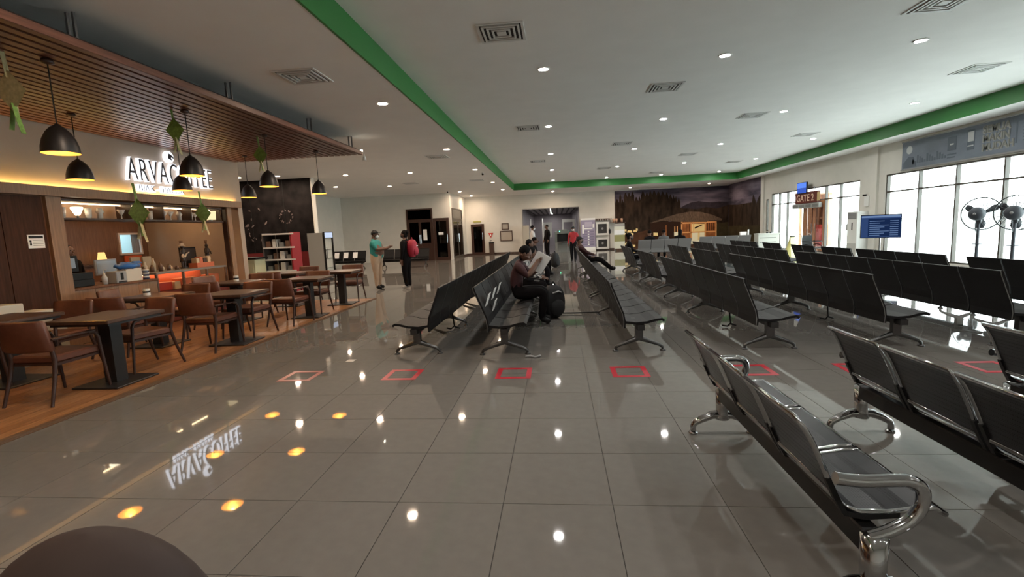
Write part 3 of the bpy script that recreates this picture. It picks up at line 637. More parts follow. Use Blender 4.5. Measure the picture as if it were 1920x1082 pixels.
t = thing('orange_tray', 'orange tray of snack packs in front of the black picture board', 'tray', (-7.72, 9.45, 1.0)); MB().box(-.1, .1, 0, .5, 0, .012).box(.085, .1, 0, .5, .012, .1).box(-.1, -.085, 0, .5, .012, .1).box(-.085, .085, 0, .012, .012, .1).box(-.085, .085, .488, .5, .012, .1).build('tray_body', orange, t)
for k, (y, m) in enumerate(((.04, cream), (.14, orange), (.25, dark_wood), (.37, cream))): tag(MB().box(-7.78, -7.66, 9.45+y, 9.45+y+.09, 1.013, 1.2+.02*(k % 2), .004).build('snack_pack', m), ('cream', 'orange', 'dark brown', 'pale')[k]+' snack pack standing in the orange tray', 'snack pack')
for k in range(9):
    y = 8.30+k*.10; h = (.12, .2, .14, .26, .18, .10, .13, .1, .08)[k]
    tag(MB().lathe([(0, 0), (.035, 0), (.04, h*.6), (.018, h*.8), (.016, h), (0, h)], -7.8-.05*(k % 2), y, 1.0, 10).build('jar', (M('jar_brown', (.12, .06, .035), .3), M('jar_pale', (.5, .4, .28), .3))[k % 2]), ('brown', 'pale')[k % 2]+' small jar on top of the display case', 'jar', ('brown', 'pale')[k % 2]+' jars on the display case')
for k in range(2): tag(MB().box(-8.1, -8.06, 8.34+k*.26, 8.54+k*.26, 1.001, 1.30, .004).build('coffee_pack', M('coffee_pack', (.35, .26, .16), .5)), 'tan coffee pack standing on the display case behind the jars', 'coffee pack', 'coffee packs')
# things on the worktop
t = thing('cash_register', 'black cash register with a tilted screen on the counter', 'cash register', (-7.72, 6.85, .90))
MB().box(-.18, .2, -.18, .22, 0, .12, .01).build('drawer', black_plastic, t); MB().tube([(0, 0, .12), (0, 0, .26)], .03).build('stem', black_plastic, t)
MB().box(-.03, .0, -.19, .17, .24, .50, .006).build('back_cover', black_plastic, t); MB().box(.0, .004, -.14, .12, .30, .46).build('screen', M('pos_logo', (.25, .3, .36), .3), t); MB().box(.1, .2, -.14, .2, .12, .22).build('keypad', black_plastic, t)
t = thing('sanitiser_bottle', 'clear pump bottle on the counter beside the cash register', 'bottle', (-7.5, 7.22, .90)); MB().lathe([(0, 0), (.04, 0), (.042, .12), (.018, .16), (.018, .19), (0, .19)], n=12).build('bottle_body', M('bottle_clear', (.5, .5, .48), .2), t); MB().tube([(0, 0, .19), (0, 0, .24), (.05, 0, .24)], .008).build('pump', white_plastic, t)
t = thing('card_reader', 'grey printer box with a dark slot on the counter', 'printer', (-7.5, 7.40, .90)); MB().box(-.1, .1, -.06, .14, 0, .2, .01).build('case_shell', grey_plastic, t); MB().box(.1, .104, .02, .07, .05, .17).build('slot', black_plastic, t); MB().box(.1, .104, -.03, .12, .01, .03).build('paper_slot', black_plastic, t)
tag(MB().box(-7.62, -7.45, 7.58, 7.90, .901, 1.12, .005).build('white_box', M('box_ivory', (.66, .6, .5), .6)), 'ivory cardboard box standing on the counter edge', 'box')
t = thing('till_monitor', 'grey monitor with a pale screen behind the ivory box', 'monitor', (-8.05, 7.60, .90)); MB().box(-.02, .01, 0, .42, .12, .40, .006).build('bezel', grey_plastic, t); MB().box(.01, .014, .03, .39, .15, .37).build('screen', M('pale_screen', (.35, .42, .5), .3), t); MB().box(-.1, .06, .15, .27, 0, .015).box(-.03, 0, .19, .23, .015, .14).build('monitor_foot', black_plastic, t)
bg_ = thing('blue_bag', 'crumpled blue plastic bag lying on the ivory box', 'bag', (-7.55, 7.72, 1.12)); b = MB(); 
b.ell((0, 0, .05), (.14, .22, .06), 16, 8); b.v = [(x+.02*math.sin(37*y), y, z+.018*math.sin(41*x+53*y)) for x, y, z in b.v]; b.build('bag_body', M('bag_blue', (.03, .16, .50), .35), bg_); MB().sheet([(-.05, .09), (0, .12), (.05, .08)], .004, .12, .26).build('bag_flap', MATS['bag_blue'], bg_)
for k in range(6): tag(MB().lathe([(0, 0), (.045, 0), (.055, .028), (.05, .03), (0, .006)], -7.55, 8.08, .90+k*.03, 14).build('cup_lid', (M('lid_navy', (.03, .05, .12), .4), white_plastic)[k % 2]), ('navy', 'white')[k % 2]+' plate in the striped stack beside the ivory box', 'plate', ('navy', 'white')[k % 2]+' plates of the stack')
t = thing('table_lamp', 'small amber lamp glowing on the back shelf', 'lamp', (-9.6, 9.25, 1.17)); MB().lathe([(0, 0), (.05, 0), (.05, .01), (.012, .02), (.012, .1)], n=12).build('lamp_base', dark_metal, t); MB().lathe([(.085, .08), (.055, .24)], n=14).build('lamp_shade', emis('amber_shade', (1, .55, .18), .3), t)
t = thing('back_shelf', 'dark cupboard along the back wall of the cafe counter', 'cupboard', (0, 0, 0)); MB().box(-9.8, -9.4, 6.8, 9.8, 0.012, 1.13).build('cupboard_body', cin, t); MB().box(-9.8, -9.36, 6.78, 9.82, 1.13, 1.17, .005).build('cupboard_top', dark_wood, t)
for k in range(4): MB().box(-9.4, -9.385, 6.83+k*.74, 7.52+k*.74, .1, 1.09).build('cupboard_door', panel_wood, t)
for k in range(6): tag(MB().lathe([(0, 0), (.035, 0), (.045, .09), (.04, .09), (0, .01)], -9.58, 7.2+k*.24, 1.17, 12).build('mug', (white_plastic, M('mug_dark', (.05, .03, .02), .4))[k % 2]), ('white', 'dark')[k % 2]+' mug on the back cupboard of the cafe', 'mug', ('white', 'dark')[k % 2]+' mugs on the back cupboard')
# overhead glass rack across the opening
rk = thing('glass_rack', 'dark overhead rack across the cafe opening holding glassware', 'rack', (0, 0, 0))
MB().box(-7.85, XC-.05, 6.62, 10.18, 1.955, 1.985).build('rack_shelf', dark_wood, rk); MB().box(-7.85, XC-.05, 6.62, 10.18, 2.24, 2.27).build('rack_top', dark_wood, rk)
for y in (6.62, 7.9, 8.6, 9.3, 9.7, 10.16): MB().box(-7.8, XC-.1, y, y+.02, 1.985, 2.24).build('rack_divider', dark_wood, rk)
MB().box(-7.85, -7.84, 6.64, 10.16, 1.985, 2.24).build('rack_back', M('rack_back', (.34, .2, .12), .5), rk)
MB().tube([(-7.70, 6.7, 2.23), (-7.70, 10.1, 2.23)], .008, 6).build('rack_lamp', emis('rack_lamp', (1, .72, .4), 3), rk)
glw = M('glass_pale', (.75, .68, .6), .08, spec=.8)
def stem_glass(kind): 
    if kind == 0: return [(0, 0), (.035, 0), (.03, .01), (.045, .17), (.05, .17), (.04, .02), (0, .015)]
    if kind == 1: return [(0, 0), (.04, 0), (.01, .015), (.008, .08), (.03, .1), (.065, .17), (.06, .17), (.0, .11)]
    return [(0, 0), (.04, 0), (.04, .09), (.06, .12), (.045, .15), (.035, .18), (0, .18)]
gm = [MB().lathe(stem_glass(k), n=14).mesh('glass', glw) for k in range(3)]
for k, (y, q) in enumerate(((6.80, 0), (7.22, 0), (7.42, 2), (7.82, 1), (8.00, 0), (8.42, 0), (8.75, 1), (8.90, 1), (9.12, 2), (9.42, 0), (9.55, 1), (9.80, 2))):
    tag(inst('glass', gm[q], None, (-7.62, y, 1.985)), ('tall straight drinking glass on the overhead cafe rack', 'stemmed cocktail glass on the overhead cafe rack', 'squat glass jug on the overhead cafe rack')[q], 'glass', ('straight glasses on the rack', 'stemmed glasses on the rack', 'glass jugs on the rack')[q])
t = thing('rack_bulb', 'glowing fan shaped lamp standing on the overhead rack', 'lamp', (-7.6, 7.02, 1.985)); MB().lathe([(0, 0), (.03, 0), (.012, .02), (.012, .05)], n=12).build('lamp_foot', dark_metal, t); MB().lathe([(.03, .05), (.08, .16), (.075, .18), (0, .18)], n=14).build('lamp_glass', emis('rack_fan_lamp', (1, .85, .6), 1.2), t)
t = thing('square_lamp', 'square cream lampshade at the end of the overhead rack', 'lamp', (-7.6, 9.98, 1.985)); MB().cyl(0, 0, 0, .03, .04).build('lamp_foot', dark_metal, t); MB().prism([(-.07, .03), (.07, .03), (.09, .22), (-.09, .22)], 'x', -.07, .07).build('lamp_shade', emis('cream_shade', (1, .8, .45), .22), t)
# beyond the cafe: dark picture wall, cream counter, red rack, fridge
mw = struct(MB().box(-14, -8.90, 17.0, 17.15, 0, 3.72).build('wall_dark_picture', M('dark_picture', (.010, .008, .008), .6, spec=.12, noise=.8, nscale=3)))
for x in (-12.6, -11.3, -10.0): MB().box(x-.012, x+.012, 16.99, 17.0, 0, 3.72).build('panel_joint', black_plastic, mw)
MB().box(-14, -8.9, 16.985, 17.0, 0, 1.05).build('red_dado', M('dado_red', (.14, .012, .012), .4), mw)
random.seed(3)
for k in range(70):
    cx, cz = (-11.9+random.gauss(0, .55), 1.5+random.random()*1.3) if k < 45 else (-10.0+random.gauss(0, .3), 2.3+random.gauss(0, .3))
    if k >= 45:
        a = random.random()*6.3; cx, cz = -9.95+.24*math.cos(a)+random.gauss(0, .02), 2.35+.24*math.sin(a)
    s = .03+.06*random.random()*(1 if k < 45 else .3)
    a = random.random()*3
    MB().prism([(cx-s*math.cos(a), cz-s*math.sin(a)), (cx+s*.4*math.sin(a), cz-s*.4*math.cos(a)), (cx+s*math.cos(a), cz+s*math.sin(a)), (cx-s*.4*math.sin(a), cz+s*.4*math.cos(a))], 'y', 16.985, 17.0).build('printed_leaf', M('leaf_print', (.17, .13, .12), .5), mw)
struct(MB().box(-8.90, -8.86, 16.97, 17.2, 0, 3.72).build('trim_11', white_wall))
t = thing('cream_counter', 'cream panelled counter with a black top beyond the cafe end wall', 'counter', (-9.30, 12.6, 0)); cc = M('counter_cream', (.55, .55, .36), .5)
MB().box(0, .86, 0, .5, 0, 1.0).build('counter_body', cc, t); MB().box(-.9, .92, -.03, .55, 1.0, 1.05, .006).build('counter_top', black_plastic, t)
for x in (.04, .46): MB().box(x, x+.36, -.015, 0, .1, .88).build('counter_panel', M('panel_cream', (.60, .60, .40), .5), t)
rr = thing('snack_rack', 'red sided wire snack rack with white shelf edges', 'rack', (-8.55, 13.2, 0)); red_s = M('rack_red', (.30, .012, .02), .45)
MB().box(.86, .90, 0, .5, 0, 1.72).build('side_panel', red_s, rr); MB().box(0, .03, 0, .5, 0, 1.72).build('side_panel', M('rack_side_grey', (.12, .11, .11), .5), rr)
MB().box(.03, .86, .47, .5, 0, 1.72).build('back_panel', M('rack_back_dark', (.03, .028, .028), .4), rr)
for z in (.3, .62, .95, 1.30, 1.69): 
    s = MB().box(.03, .86, 0, .47, z-.015, z).build('shelf', M('rack_shelf', (.15, .15, .15), .4), rr); MB().box(.03, .98, -.02, 0, z-.03, z+.012).build('shelf_edge', white_plastic, s)
for x in (.03, .42, .84): MB().box(x, x+.015, 0, .015, 0, 1.7).build('upright', grey_metal, rr)
for z in (.62, .95, 1.30):
    for k in range(4):
        tag(MB().box(-8.55+.08+k*.2, -8.55+.22+k*.2, 13.25, 13.45, z+.001, z+.14+.05*((k*7+int(z*10)) % 3), .006).build('snack_bag', (M('bag_grey', (.22, .24, .24), .4), M('bag_brown', (.16, .09, .06), .5), white_plastic)[(k+int(z*10)) % 3]), ('grey', 'brown', 'white')[(k+int(z*10)) % 3]+' snack packet on the red snack rack', 'packet', ('grey', 'brown', 'white')[(k+int(z*10)) % 3]+' packets on the snack rack')
f = thing('drinks_fridge', 'grey upright drinks fridge with a glass door', 'fridge', (-8.68, 16.0, 0)); fg = M('fridge_grey', (.42, .41, .37), .45)
MB().box(0, .55, 0, .66, .06, 1.70).build('fridge_body', fg, f); MB().box(.03, .52, .03, .63, 0, .06).build('plinth', black_plastic, f); dr = MB().box(.57, .62, 0, .04, .1, 1.72).box(.57, .62, .62, .66, .1, 1.72).box(.57, .62, .04, .62, .1, .16).box(.57, .62, .04, .62, 1.50, 1.72).build('door', black_plastic, f)
MB().box(.59, .595, .04, .62, .16, 1.5).build('door_pane', clear_glass, dr); MB().box(.62, .625, .05, .61, 1.52, 1.70).build('header_panel', emis('fridge_header', (.6, .7, .9), .2), dr); MB().tube([(.65, .06, .8), (.65, .06, 1.2)], .012).build('door_handle', black_plastic, dr)
MB().box(.55, .56, .03, .63, .1, 1.52).build('fridge_lining', M('fridge_lining', (.6, .6, .58), .4), f)
for z in (.45, .78, 1.1): MB().box(.555, .585, .04, .62, z, z+.015).build('fridge_shelf', grey_metal, f)
# ================================================================== CAFE TABLES AND CHAIRS
def make_table():
    t = thing('cafe_table', 'x', 'table', (0, 0, 0), 0, 'cafe tables')
    MB().box(-.36, .36, -.36, .36, .715, .755, .006).build('table_top', table_wood, t)
    MB().box(-.33, .33, -.33, .33, .69, .714).build('apron', black_iron, t)
    MB().box(-.07, .07, -.07, .07, .02, .69).build('column', black_iron, t)
    MB().box(-.27, .27, -.27, .27, 0, .02, .006).build('base_plate', black_iron, t)
    return t
def make_chair():
    t = thing('armchair', 'x', 'chair', (0, 0, 0), 0, 'cafe armchairs')
    MB().box(-.235, .235, -.22, .26, .40, .475, .016).build('seat', leather, t)
    b = MB(); n = 10                                    # curved leather back
    pr_ = []
    for k in range(n+1):
        a = -1+2*k/n; pr_.append((a*.25, -.235-.05*(1-a*a)))
    for (z0, z1, lean0, lean1) in ((.52, .83, 0, -.06),):
        vs = []
        for (z, l) in ((z0, 0), (z0+.02, -.004), (z1-.02, lean1*.95), (z1, lean1)):
            e = .012 if z in (z0, z1) else 0
            vs += [(x*(1-e*2), y+l-(.0225-e), z) for x, y in pr_]+[(x*(1-e*2), y+l+(.0225-e), z) for x, y in reversed(pr_)]
        N = 2*(n+1); fs = [tuple(range(N-1, -1, -1)), tuple(range(3*N, 4*N))]
        for r in range(3):
            for k in range(N): fs.append((r*N+k, r*N+(k+1) % N, r*N+N+(k+1) % N, r*N+N+k))
        b.add(vs, fs, True)
    b.build('backrest', leather, t)
    for s in (-1, 1):
        MB().tube([(s*.25, -.33, 0), (s*.235, -.255, .25), (s*.225, -.215, .44), (s*.232, -.25, .60), (s*.232, -.27, .70)], [.014, .018, .021, .018, .014], 8).build('rear_leg', frame_brown, t)
        MB().tube([(s*.265, .28, 0), (s*.255, .25, .30), (s*.25, .23, .56), (s*.25, .20, .615), (s*.25, .13, .63)], [.013, .017, .018, .017, .015], 8).build('front_leg', frame_brown, t)
        MB().box(s*.25-.022, s*.25+.022, -.25, .20, .628, .650, .006).build('armrest', frame_brown, t)
    MB().box(-.235, .235, -.215, .245, .375, .40).build('seat_rail', frame_brown, t)
    return t
tb = make_table(); KIDS[tb.name] = list(tb.children); ch = make_chair(); KIDS[ch.name] = list(ch.children)
first = {'t': True, 'c': True}
def put_table(x, y, rz, lb):
    if first['t']: first['t'] = False; tb.location = (x, y, .016); tb.rotation_euler = (0, 0, rz); tb['label'] = lb; return
    copy_tree(tb, (x, y, .016), rz, lb)
def put_chair(x, y, rz, lb):
    if first['c']: first['c'] = False; ch.location = (x, y, .016); ch.rotation_euler = (0, 0, rz); ch['label'] = lb; return
    copy_tree(ch, (x, y, .016), rz, lb)
names = ('outermost', 'second', 'third', 'far end')
for k, (x, y, near, far) in enumerate(((-4.93, 4.72, (-5.10, 4.27), (-5.12, 5.28)), (-4.82, 6.60, (-4.92, 6.24), (-4.92, 7.06)), (-4.80, 8.72, (-4.80, 8.04), (-4.92, 9.10)), (-4.86, 10.28, None, (-4.88, 10.74)))):
    nm = ('outermost', 'second', 'third', 'last')[k]
    put_table(x, y, .03*k, f'square dark cafe table, {nm} of the row along the tiled aisle')
    if near: put_chair(near[0], near[1], (.03, .02, -.05, 0)[k], f'brown leather armchair with its back to the open aisle end, at the {nm} aisle-side table')
    if far: put_chair(far[0], far[1], PI+(-.25, -.05, .05, .1)[k], f'brown leather armchair facing the open aisle end, at the {nm} aisle-side table')
for k, y in enumerate((4.75, 6.55, 8.42, 10.28)):
    nm = ('outermost', 'second', 'third', 'last')[k]; x = (-6.25, -6.02, -6.05, -6.05)[k]
    put_table(x, y, -.04, f'square dark cafe table, {nm} of the row nearer the cafe counter')
    put_chair(x-.05, y-.48, .05, f'brown leather armchair with its back to the open aisle end, at the {nm} counter-side table')
    put_chair(x, y+.52, PI+.06*(-1)**k, f'brown leather armchair facing the open aisle end, at the {nm} counter-side table')
put_chair(-6.78, 6.9, -PI/2+.3, 'brown leather armchair turned sideways with its back to the counter front')
put_chair(-6.85, 8.9, -PI/2-.2, 'brown leather armchair turned sideways before the display case')
for (x, y, lb) in ((-6.15, 6.55, 'second counter-side table'), (-6.1, 8.5, 'third counter-side table')):
    t = thing('napkin_holder', f'white napkin holder with a black band on the {lb}', 'napkin holder', (x, y, .771)); MB().cyl(0, 0, 0, .10, .045).build('holder', white_plastic, t); MB().cyl(0, 0, .04, .065, .047).build('band', black_plastic, t)

# ================================================================== BLACK TANDEM BENCHES
PITCH = .56
back_prof = [(-.345, .845), (-.335, .80), (-.295, .70), (-.245, .57), (-.205, .47), (-.19, .38), (-.195, .30)]
seat_prof = [(-.175, .385), (-.05, .368), (.08, .378), (.18, .405), (.25, .412), (.285, .39)]
bk_me = MB().sheet(back_prof, .022, .012, PITCH-.012).mesh('backrest', black_pad)
st_me = MB().sheet(seat_prof[::-1], .028, .012, PITCH-.012).mesh('seat', black_pad)
edge_me = MB().sheet([(x-.003, z) for x, z in back_prof], .006, .004, .011).mesh('edge_strip', grey_metal)
def leg_mesh(m):
    b = MB(); b.box(-.045, .045, -.03, .03, .13, .345)
    for s in (-1, 1):
        b.tube([(s*.01, 0, .155), (s*.12, 0, .115), (s*.24, 0, .07), (s*.275, 0, .045), (s*.28, 0, .012)], [.034, .026, .019, .018, .016], 8)
        b.lathe([(0, 0), (.035, 0), (.032, .012), (.016, .02), (0, .02)], s*.28, 0, 0, 12)
    return b.mesh('leg', m)
leg_me = leg_mesh(dark_metal)
arm_me = MB().sheet([(-.20, .52), (-.10, .575), (.02, .59), (.09, .56), (.11, .50), (.09, .42), (.04, .37)], .018, -.02, .02).mesh('armrest', grey_plastic)
brk_me = MB().box(-.19, .10, -.02, .02, .325, .37).mesh('seat_bracket', black_iron)
BG = 'black tandem benches of the waiting hall'
def bench(n, loc, rz, label, arms=True, papers=(), group=BG):
    t = thing('tandem_bench', label, 'bench', loc, rz, group)
    MB().box(-.03, .05, 0, n*PITCH, .27, .335).build('beam', black_iron, t)
    for k in range(n):
        s = inst('seat', st_me, t, (0, k*PITCH, 0)); b = inst('backrest', bk_me, t, (0, k*PITCH, 0)); inst('edge_strip', edge_me, b); inst('seat_bracket', brk_me, t, (0, (k+.5)*PITCH, 0))
    ls = [.12, n*PITCH-.12] if n <= 4 else [.12, 2.58, n*PITCH-.12]
    for y in ls: inst('leg', leg_me, t, (0, y, 0))
    if arms:
        for k in range(2, n, 2): inst('armrest', arm_me, t, (0, k*PITCH, 0))
    return t
def flip(loc, n): return (loc[0], loc[1]+n*PITCH, loc[2])
def row(x, runs, nm, faces_left=False, arms=True):
    for (y, n, lb) in runs:
        if faces_left: bench(n, (x, y+n*PITCH, 0), PI, lb, arms)
        else: bench(n, (x, y, 0), 0, lb, arms)
row(-1.80, [(5.66, 8, 'black tandem bench facing the cafe, back to back with the bench of the man reading'), (10.25, 8, 'black tandem bench facing the cafe, next along behind the first one'),], 'r1', True, False)
row(-.68, [(5.56, 8, 'black tandem bench where a man sits reading a white sheet'), (10.15, 8, 'black tandem bench where a person in a striped shirt sits'), (14.8, 4, 'short black tandem bench nearest the passage, by the security staff')], 'r2', False, False)
row(.94, [(5.62, 8, 'black tandem bench whose end has a strap across the aisle'), (10.2, 8, 'black tandem bench in line behind the one with the aisle strap'), (14.8, 4, 'black tandem bench where a person in a dark hat reclines')], 'r3', False, False)
row(2.43, [(5.60, 8, 'black tandem bench, second row from the aisle strap towards the windows'), (10.75, 4, 'short black tandem bench, second row towards the windows, middle'), (14.0, 4, 'short black tandem bench, second row towards the windows, where a person with a bun sits')], 'r4')
row(3.80, [(5.60, 8, 'black tandem bench, third row from the aisle strap towards the windows'), (10.70, 4, 'short black tandem bench, third row towards the windows, middle'), (13.3, 4, 'short black tandem bench, third row towards the windows, far')], 'r5')
row(5.08, [(5.58, 8, 'black tandem bench, fourth row from the aisle strap towards the windows'), (10.45, 8, 'black tandem bench, fourth row towards the windows, middle'), (15.2, 4, 'short black tandem bench, fourth row towards the windows, far')], 'r6')
row(6.25, [(5.3, 4, 'black tandem bench in the row closest to the pedestal fans, outermost'), (7.9, 4, 'black tandem bench in the row closest to the pedestal fans, second'), (10.3, 2, 'two-seat black bench in line with the standing display'), (11.7, 2, 'two-seat black bench beside the wheelchair'), (13.4, 2, 'two-seat black bench before the gate desk'), (14.9, 4, 'black tandem bench before the gate desk, far')], 'r7')
for (x, n, lb) in ((-10.7, 3, 'black three-seat bench with paper notices on its seats by the far white wall'), (-8.2, 4, 'black bench against the far white wall behind the man in the teal shirt')):
    bench(n, (x, 21.6, 0), -PI/2, lb, False, group=BG); 
# the far grey benches
gp = M('grey_pad', (.16, .15, .145), .5); gb = MB().sheet(back_prof, .022, .012, PITCH-.012).mesh('backrest', gp); gs = MB().sheet(seat_prof[::-1], .028, .012, PITCH-.012).mesh('seat', gp)
for (x, y, n, rz, lb) in ((5.7, 21.4, 4, PI/2, 'grey upholstered bench of the seated travellers before the mural'), (8.6, 22.6, 4, PI/2, 'grey upholstered bench standing empty before the lit hut of the mural')):
    t = thing('grey_bench', lb, 'bench', (x, y, 0), rz)
    MB().box(-.03, .05, 0, n*PITCH, .27, .335).build('beam', black_iron, t)
    for k in range(n): inst('seat', gs, t, (0, k*PITCH, 0)); inst('backrest', gb, t, (0, k*PITCH, 0))
    for y_ in (.12, n*PITCH-.12): inst('leg', leg_me, t, (0, y_, 0))
# white notices on seats and backs
def on_back(x, y, side, z, lb, grp):        # sheet lying on the front of a backrest
    me = MB().box(-.11, .11, -.002, .002, -.085, .085).mesh('paper_notice', paper)
    o = inst('paper_notice', me, None, (x, y, z)); o.rotation_euler = (math.radians(-18)*1, 0, -PI/2*side); tag(o, lb, 'notice', grp)
for k, y in enumerate((5.84, 6.40, 6.96)): on_back(-.885, y, 1, .66, 'white paper notice stuck on the backrest beside the reading man', 'notices on the bench of the reading man')
on_back(-.845, 6.12, 1, .54, 'white paper notice hanging low on the armrest gap of the reading man\'s bench', None)
for y in (9.4, 10.5, 11.1): on_back(-1.595, y, -1, .66, 'white paper notice on the bench that faces the cafe', 'notices on the cafe-facing benches')
for (x, y, z) in ((-10.35, 21.5, .45), (-9.9, 21.45, .45), (-9.45, 21.5, .46)):
    o = MB().box(-.11, .11, -.002, .002, -.14, .14).build('paper_notice', paper, None, (x, 21.62, .66)); o.rotation_euler = (math.radians(-20), 0, 0); tag(o, 'white paper notice on the three-seat bench by the far wall', 'notice', 'notices on the far bench')
# strap across the aisle between two benches and hanging straps under the rows
tag(MB().tube([(-.38, 8.3, .03), (.2, 8.32, .02), (.68, 8.25, .035)], .012, 6).build('floor_cable', black_plastic), 'black cable lying across the aisle between two benches', 'cable')
for (x, y, lb) in ((-1.66, 7.2, 'black cable loop hanging below the cafe-facing bench'), (2.40, 6.95, 'black cable loop hanging below the bench of the second window row'), (3.9, 7.3, 'black cable loop hanging below the bench of the third window row')):
    tag(MB().tube([(x, y, .27), (x+.01, y, .16), (x+.02, y, .06), (x-.03, y-.02, .02), (x-.10, y, .03)], .012, 6).tube([(x+.02, y, .05), (x+.10, y+.02, .02)], .014, 6).build('cable_loop', black_plastic), lb, 'cable')

tag(MB().tube([(-.42, 5.50, .014), (-.36, 5.52, .014), (-.30, 5.47, .014), (-.24, 5.53, .014)], .013, 6).build('buckle_strap', grey_plastic), 'grey buckle strap lying on the tiles by the reading man\'s bench', 'strap')
# ================================================================== CHROME BENCHES
cseat = [(-.075, .405), (-.02, .388), (.08, .385), (.17, .400), (.245, .405), (.285, .38)]
cback = [(-.265, .765), (-.235, .73), (-.205, .68), (-.16, .58), (-.125, .49), (-.105, .445)]
PW = .52
cs_me = MB().sheet(cseat, .004, .03, PW-.03).mesh('seat', perf); cb_me = MB().sheet(cback, .004, .03, PW-.03).mesh('backrest', perf)
def frame_loop(prof, y0, y1, r=.011):
    b = MB(); p3 = lambda q, y: (q[0], y, q[1])
    pts = [p3(q, y0) for q in prof]+[p3(q, y1) for q in prof[::-1]]
    return b.tube(pts, r, 8, closed=True)
rim_s = frame_loop(cseat, .022, PW-.022).mesh('chrome_rim', chrome); rim_b = frame_loop(cback, .022, PW-.022).mesh('chrome_rim', chrome)
brk_c = MB().sheet([(-.15, .52), (-.115, .44), (-.08, .375), (.0, .36), (.12, .37)], .02, -.012, .012).mesh('side_bracket', black_plastic)
cl = MB(); cl.lathe([(0, .335), (.045, .335), (.043, .2), (.042, .15), (.05, .11), (.0, .10)], n=18)
for s in (-1, 1):
    cl.tube([(s*.0, 0, .14), (s*.07, 0, .135), (s*.14, 0, .105), (s*.19, 0, .075), (s*.20, 0, .05), (s*.20, 0, .02)], [.034, .030, .025, .022, .021, .02], 12); cl.lathe([(0, 0), (.03, 0), (.032, .008), (.02, .016), (0, .016)], s*.20, 0, 0, 14)
cleg = cl.mesh('leg', chrome)
def smooth_path(pts, n=6):
    out = []
    for i in range(len(pts)-1):
        p0, p1, p2, p3 = [Vector(pts[max(0, min(len(pts)-1, i+d))]) for d in (-1, 0, 1, 2)]
        for k in range(n):
            t = k/n; out.append(.5*((2*p1)+(-p0+p2)*t+(2*p0-5*p1+4*p2-p3)*t*t+(-p0+3*p1-3*p2+p3)*t**3))
    return out+[Vector(pts[-1])]
carm = MB().tube(smooth_path([(-.02, 0, .325), (.05, 0, .35), (.12, 0, .395), (.155, 0, .455), (.152, 0, .515), (.11, 0, .545), (.05, 0, .548), (-.06, 0, .545), (-.145, 0, .555)]), .0235, 12).mesh('armrest', chrome)
def chrome_bench(loc, label):
    t = thing('chrome_bench', label, 'bench', loc, 0, 'perforated chrome benches')
    L = 3*PW+.12
    MB().box(-.035, .035, .03, L-.03, .25, .345, .006).build('beam', black_plastic, t)
    for y in (0.02, L-.02): inst('leg', cleg, t, (0, y, 0)); inst('armrest', carm, t, (0, y, 0))
    for k in range(3):
        y = .06+k*PW; s = inst('seat', cs_me, t, (0, y, 0)); inst('chrome_rim', rim_s, s); b = inst('backrest', cb_me, t, (0, y, 0)); inst('chrome_rim', rim_b, b); [inst('side_bracket', brk_c, t, (0, y+q, 0)) for q in (.022, PW-.022)]
CB0 = 3.39-3*PW-.12+.02
chrome_bench((1.13, CB0, 0), 'three-seat perforated chrome bench nearest the aisle with red squares'); chrome_bench((2.07, CB0+.02, 0), 'three-seat perforated chrome bench in the middle of three alike'); chrome_bench((3.02, CB0+.02, 0), 'three-seat perforated chrome bench nearest the windows of three alike')
# red tape squares on the floor
sq = MB(); a, b = .185, .132
sq.box(-a, a, -a, -b, 0, .0015).box(-a, a, b, a, 0, .0015).box(-a, -b, -b, b, 0, .0015).box(b, a, -b, b, 0, .0015); sqm = sq.mesh('floor_square', red_tape)
fade = M('red_tape_worn', (.32, .07, .06), .3); sqf = sqm.copy(); sqf.materials[0] = fade
for x, me, lb in ((-2.87, sqf, 'worn faded red tape square on the tiles nearest the timber floor'), (-1.71, sqm, 'red tape square before the bench that faces the cafe'), (-.50, sqm, 'red tape square before the bench of the reading man'), (.70, sqm, 'red tape square before the bench with the aisle cable'), (1.92, sqm, 'red tape square behind the chrome bench nearest the aisle'), (2.95, sqm, 'red tape square behind the middle chrome bench'), (4.12, sqm, 'red tape square behind the chrome bench nearest the windows')):
    tag(inst('floor_square', me, None, (x, 4.89, .0005)), lb, 'floor marking', 'red tape squares on the floor')
tag(MB().box(-2.62, -2.52, 5.45, 5.55, 0, .001).build('floor_hatch', grey_metal), 'tiny metal floor cover on the tiles beside the worn square', 'floor cover')
# made-up chair filling in for a blurred dark shape at the lower corner
b = MB(); b.ell((0, 0, 0), (.34, .20, .40), 28, 12, z0=-.2, z1=1.0)
pad = thing('made_up_chair', 'made-up dark brown rounded chair back in place of a blurred dark shape', 'chair', (-1.20, 1.0, 0)); b.build('back_cushion', M('pad_brown', (.035, .02, .016), .75, noise=.1), pad, (0, 0, .40))
MB().box(-.26, .26, -.12, .30, .30, .38, .02).build('seat_cushion', MATS['pad_brown'], pad)
for (x, y) in ((-.2, -.08), (.2, -.08), (-.2, .24), (.2, .24)): MB().tube([(x, y, 0), (x*.95, y, .31)], [.012, .018]).build('leg', black_iron, pad)
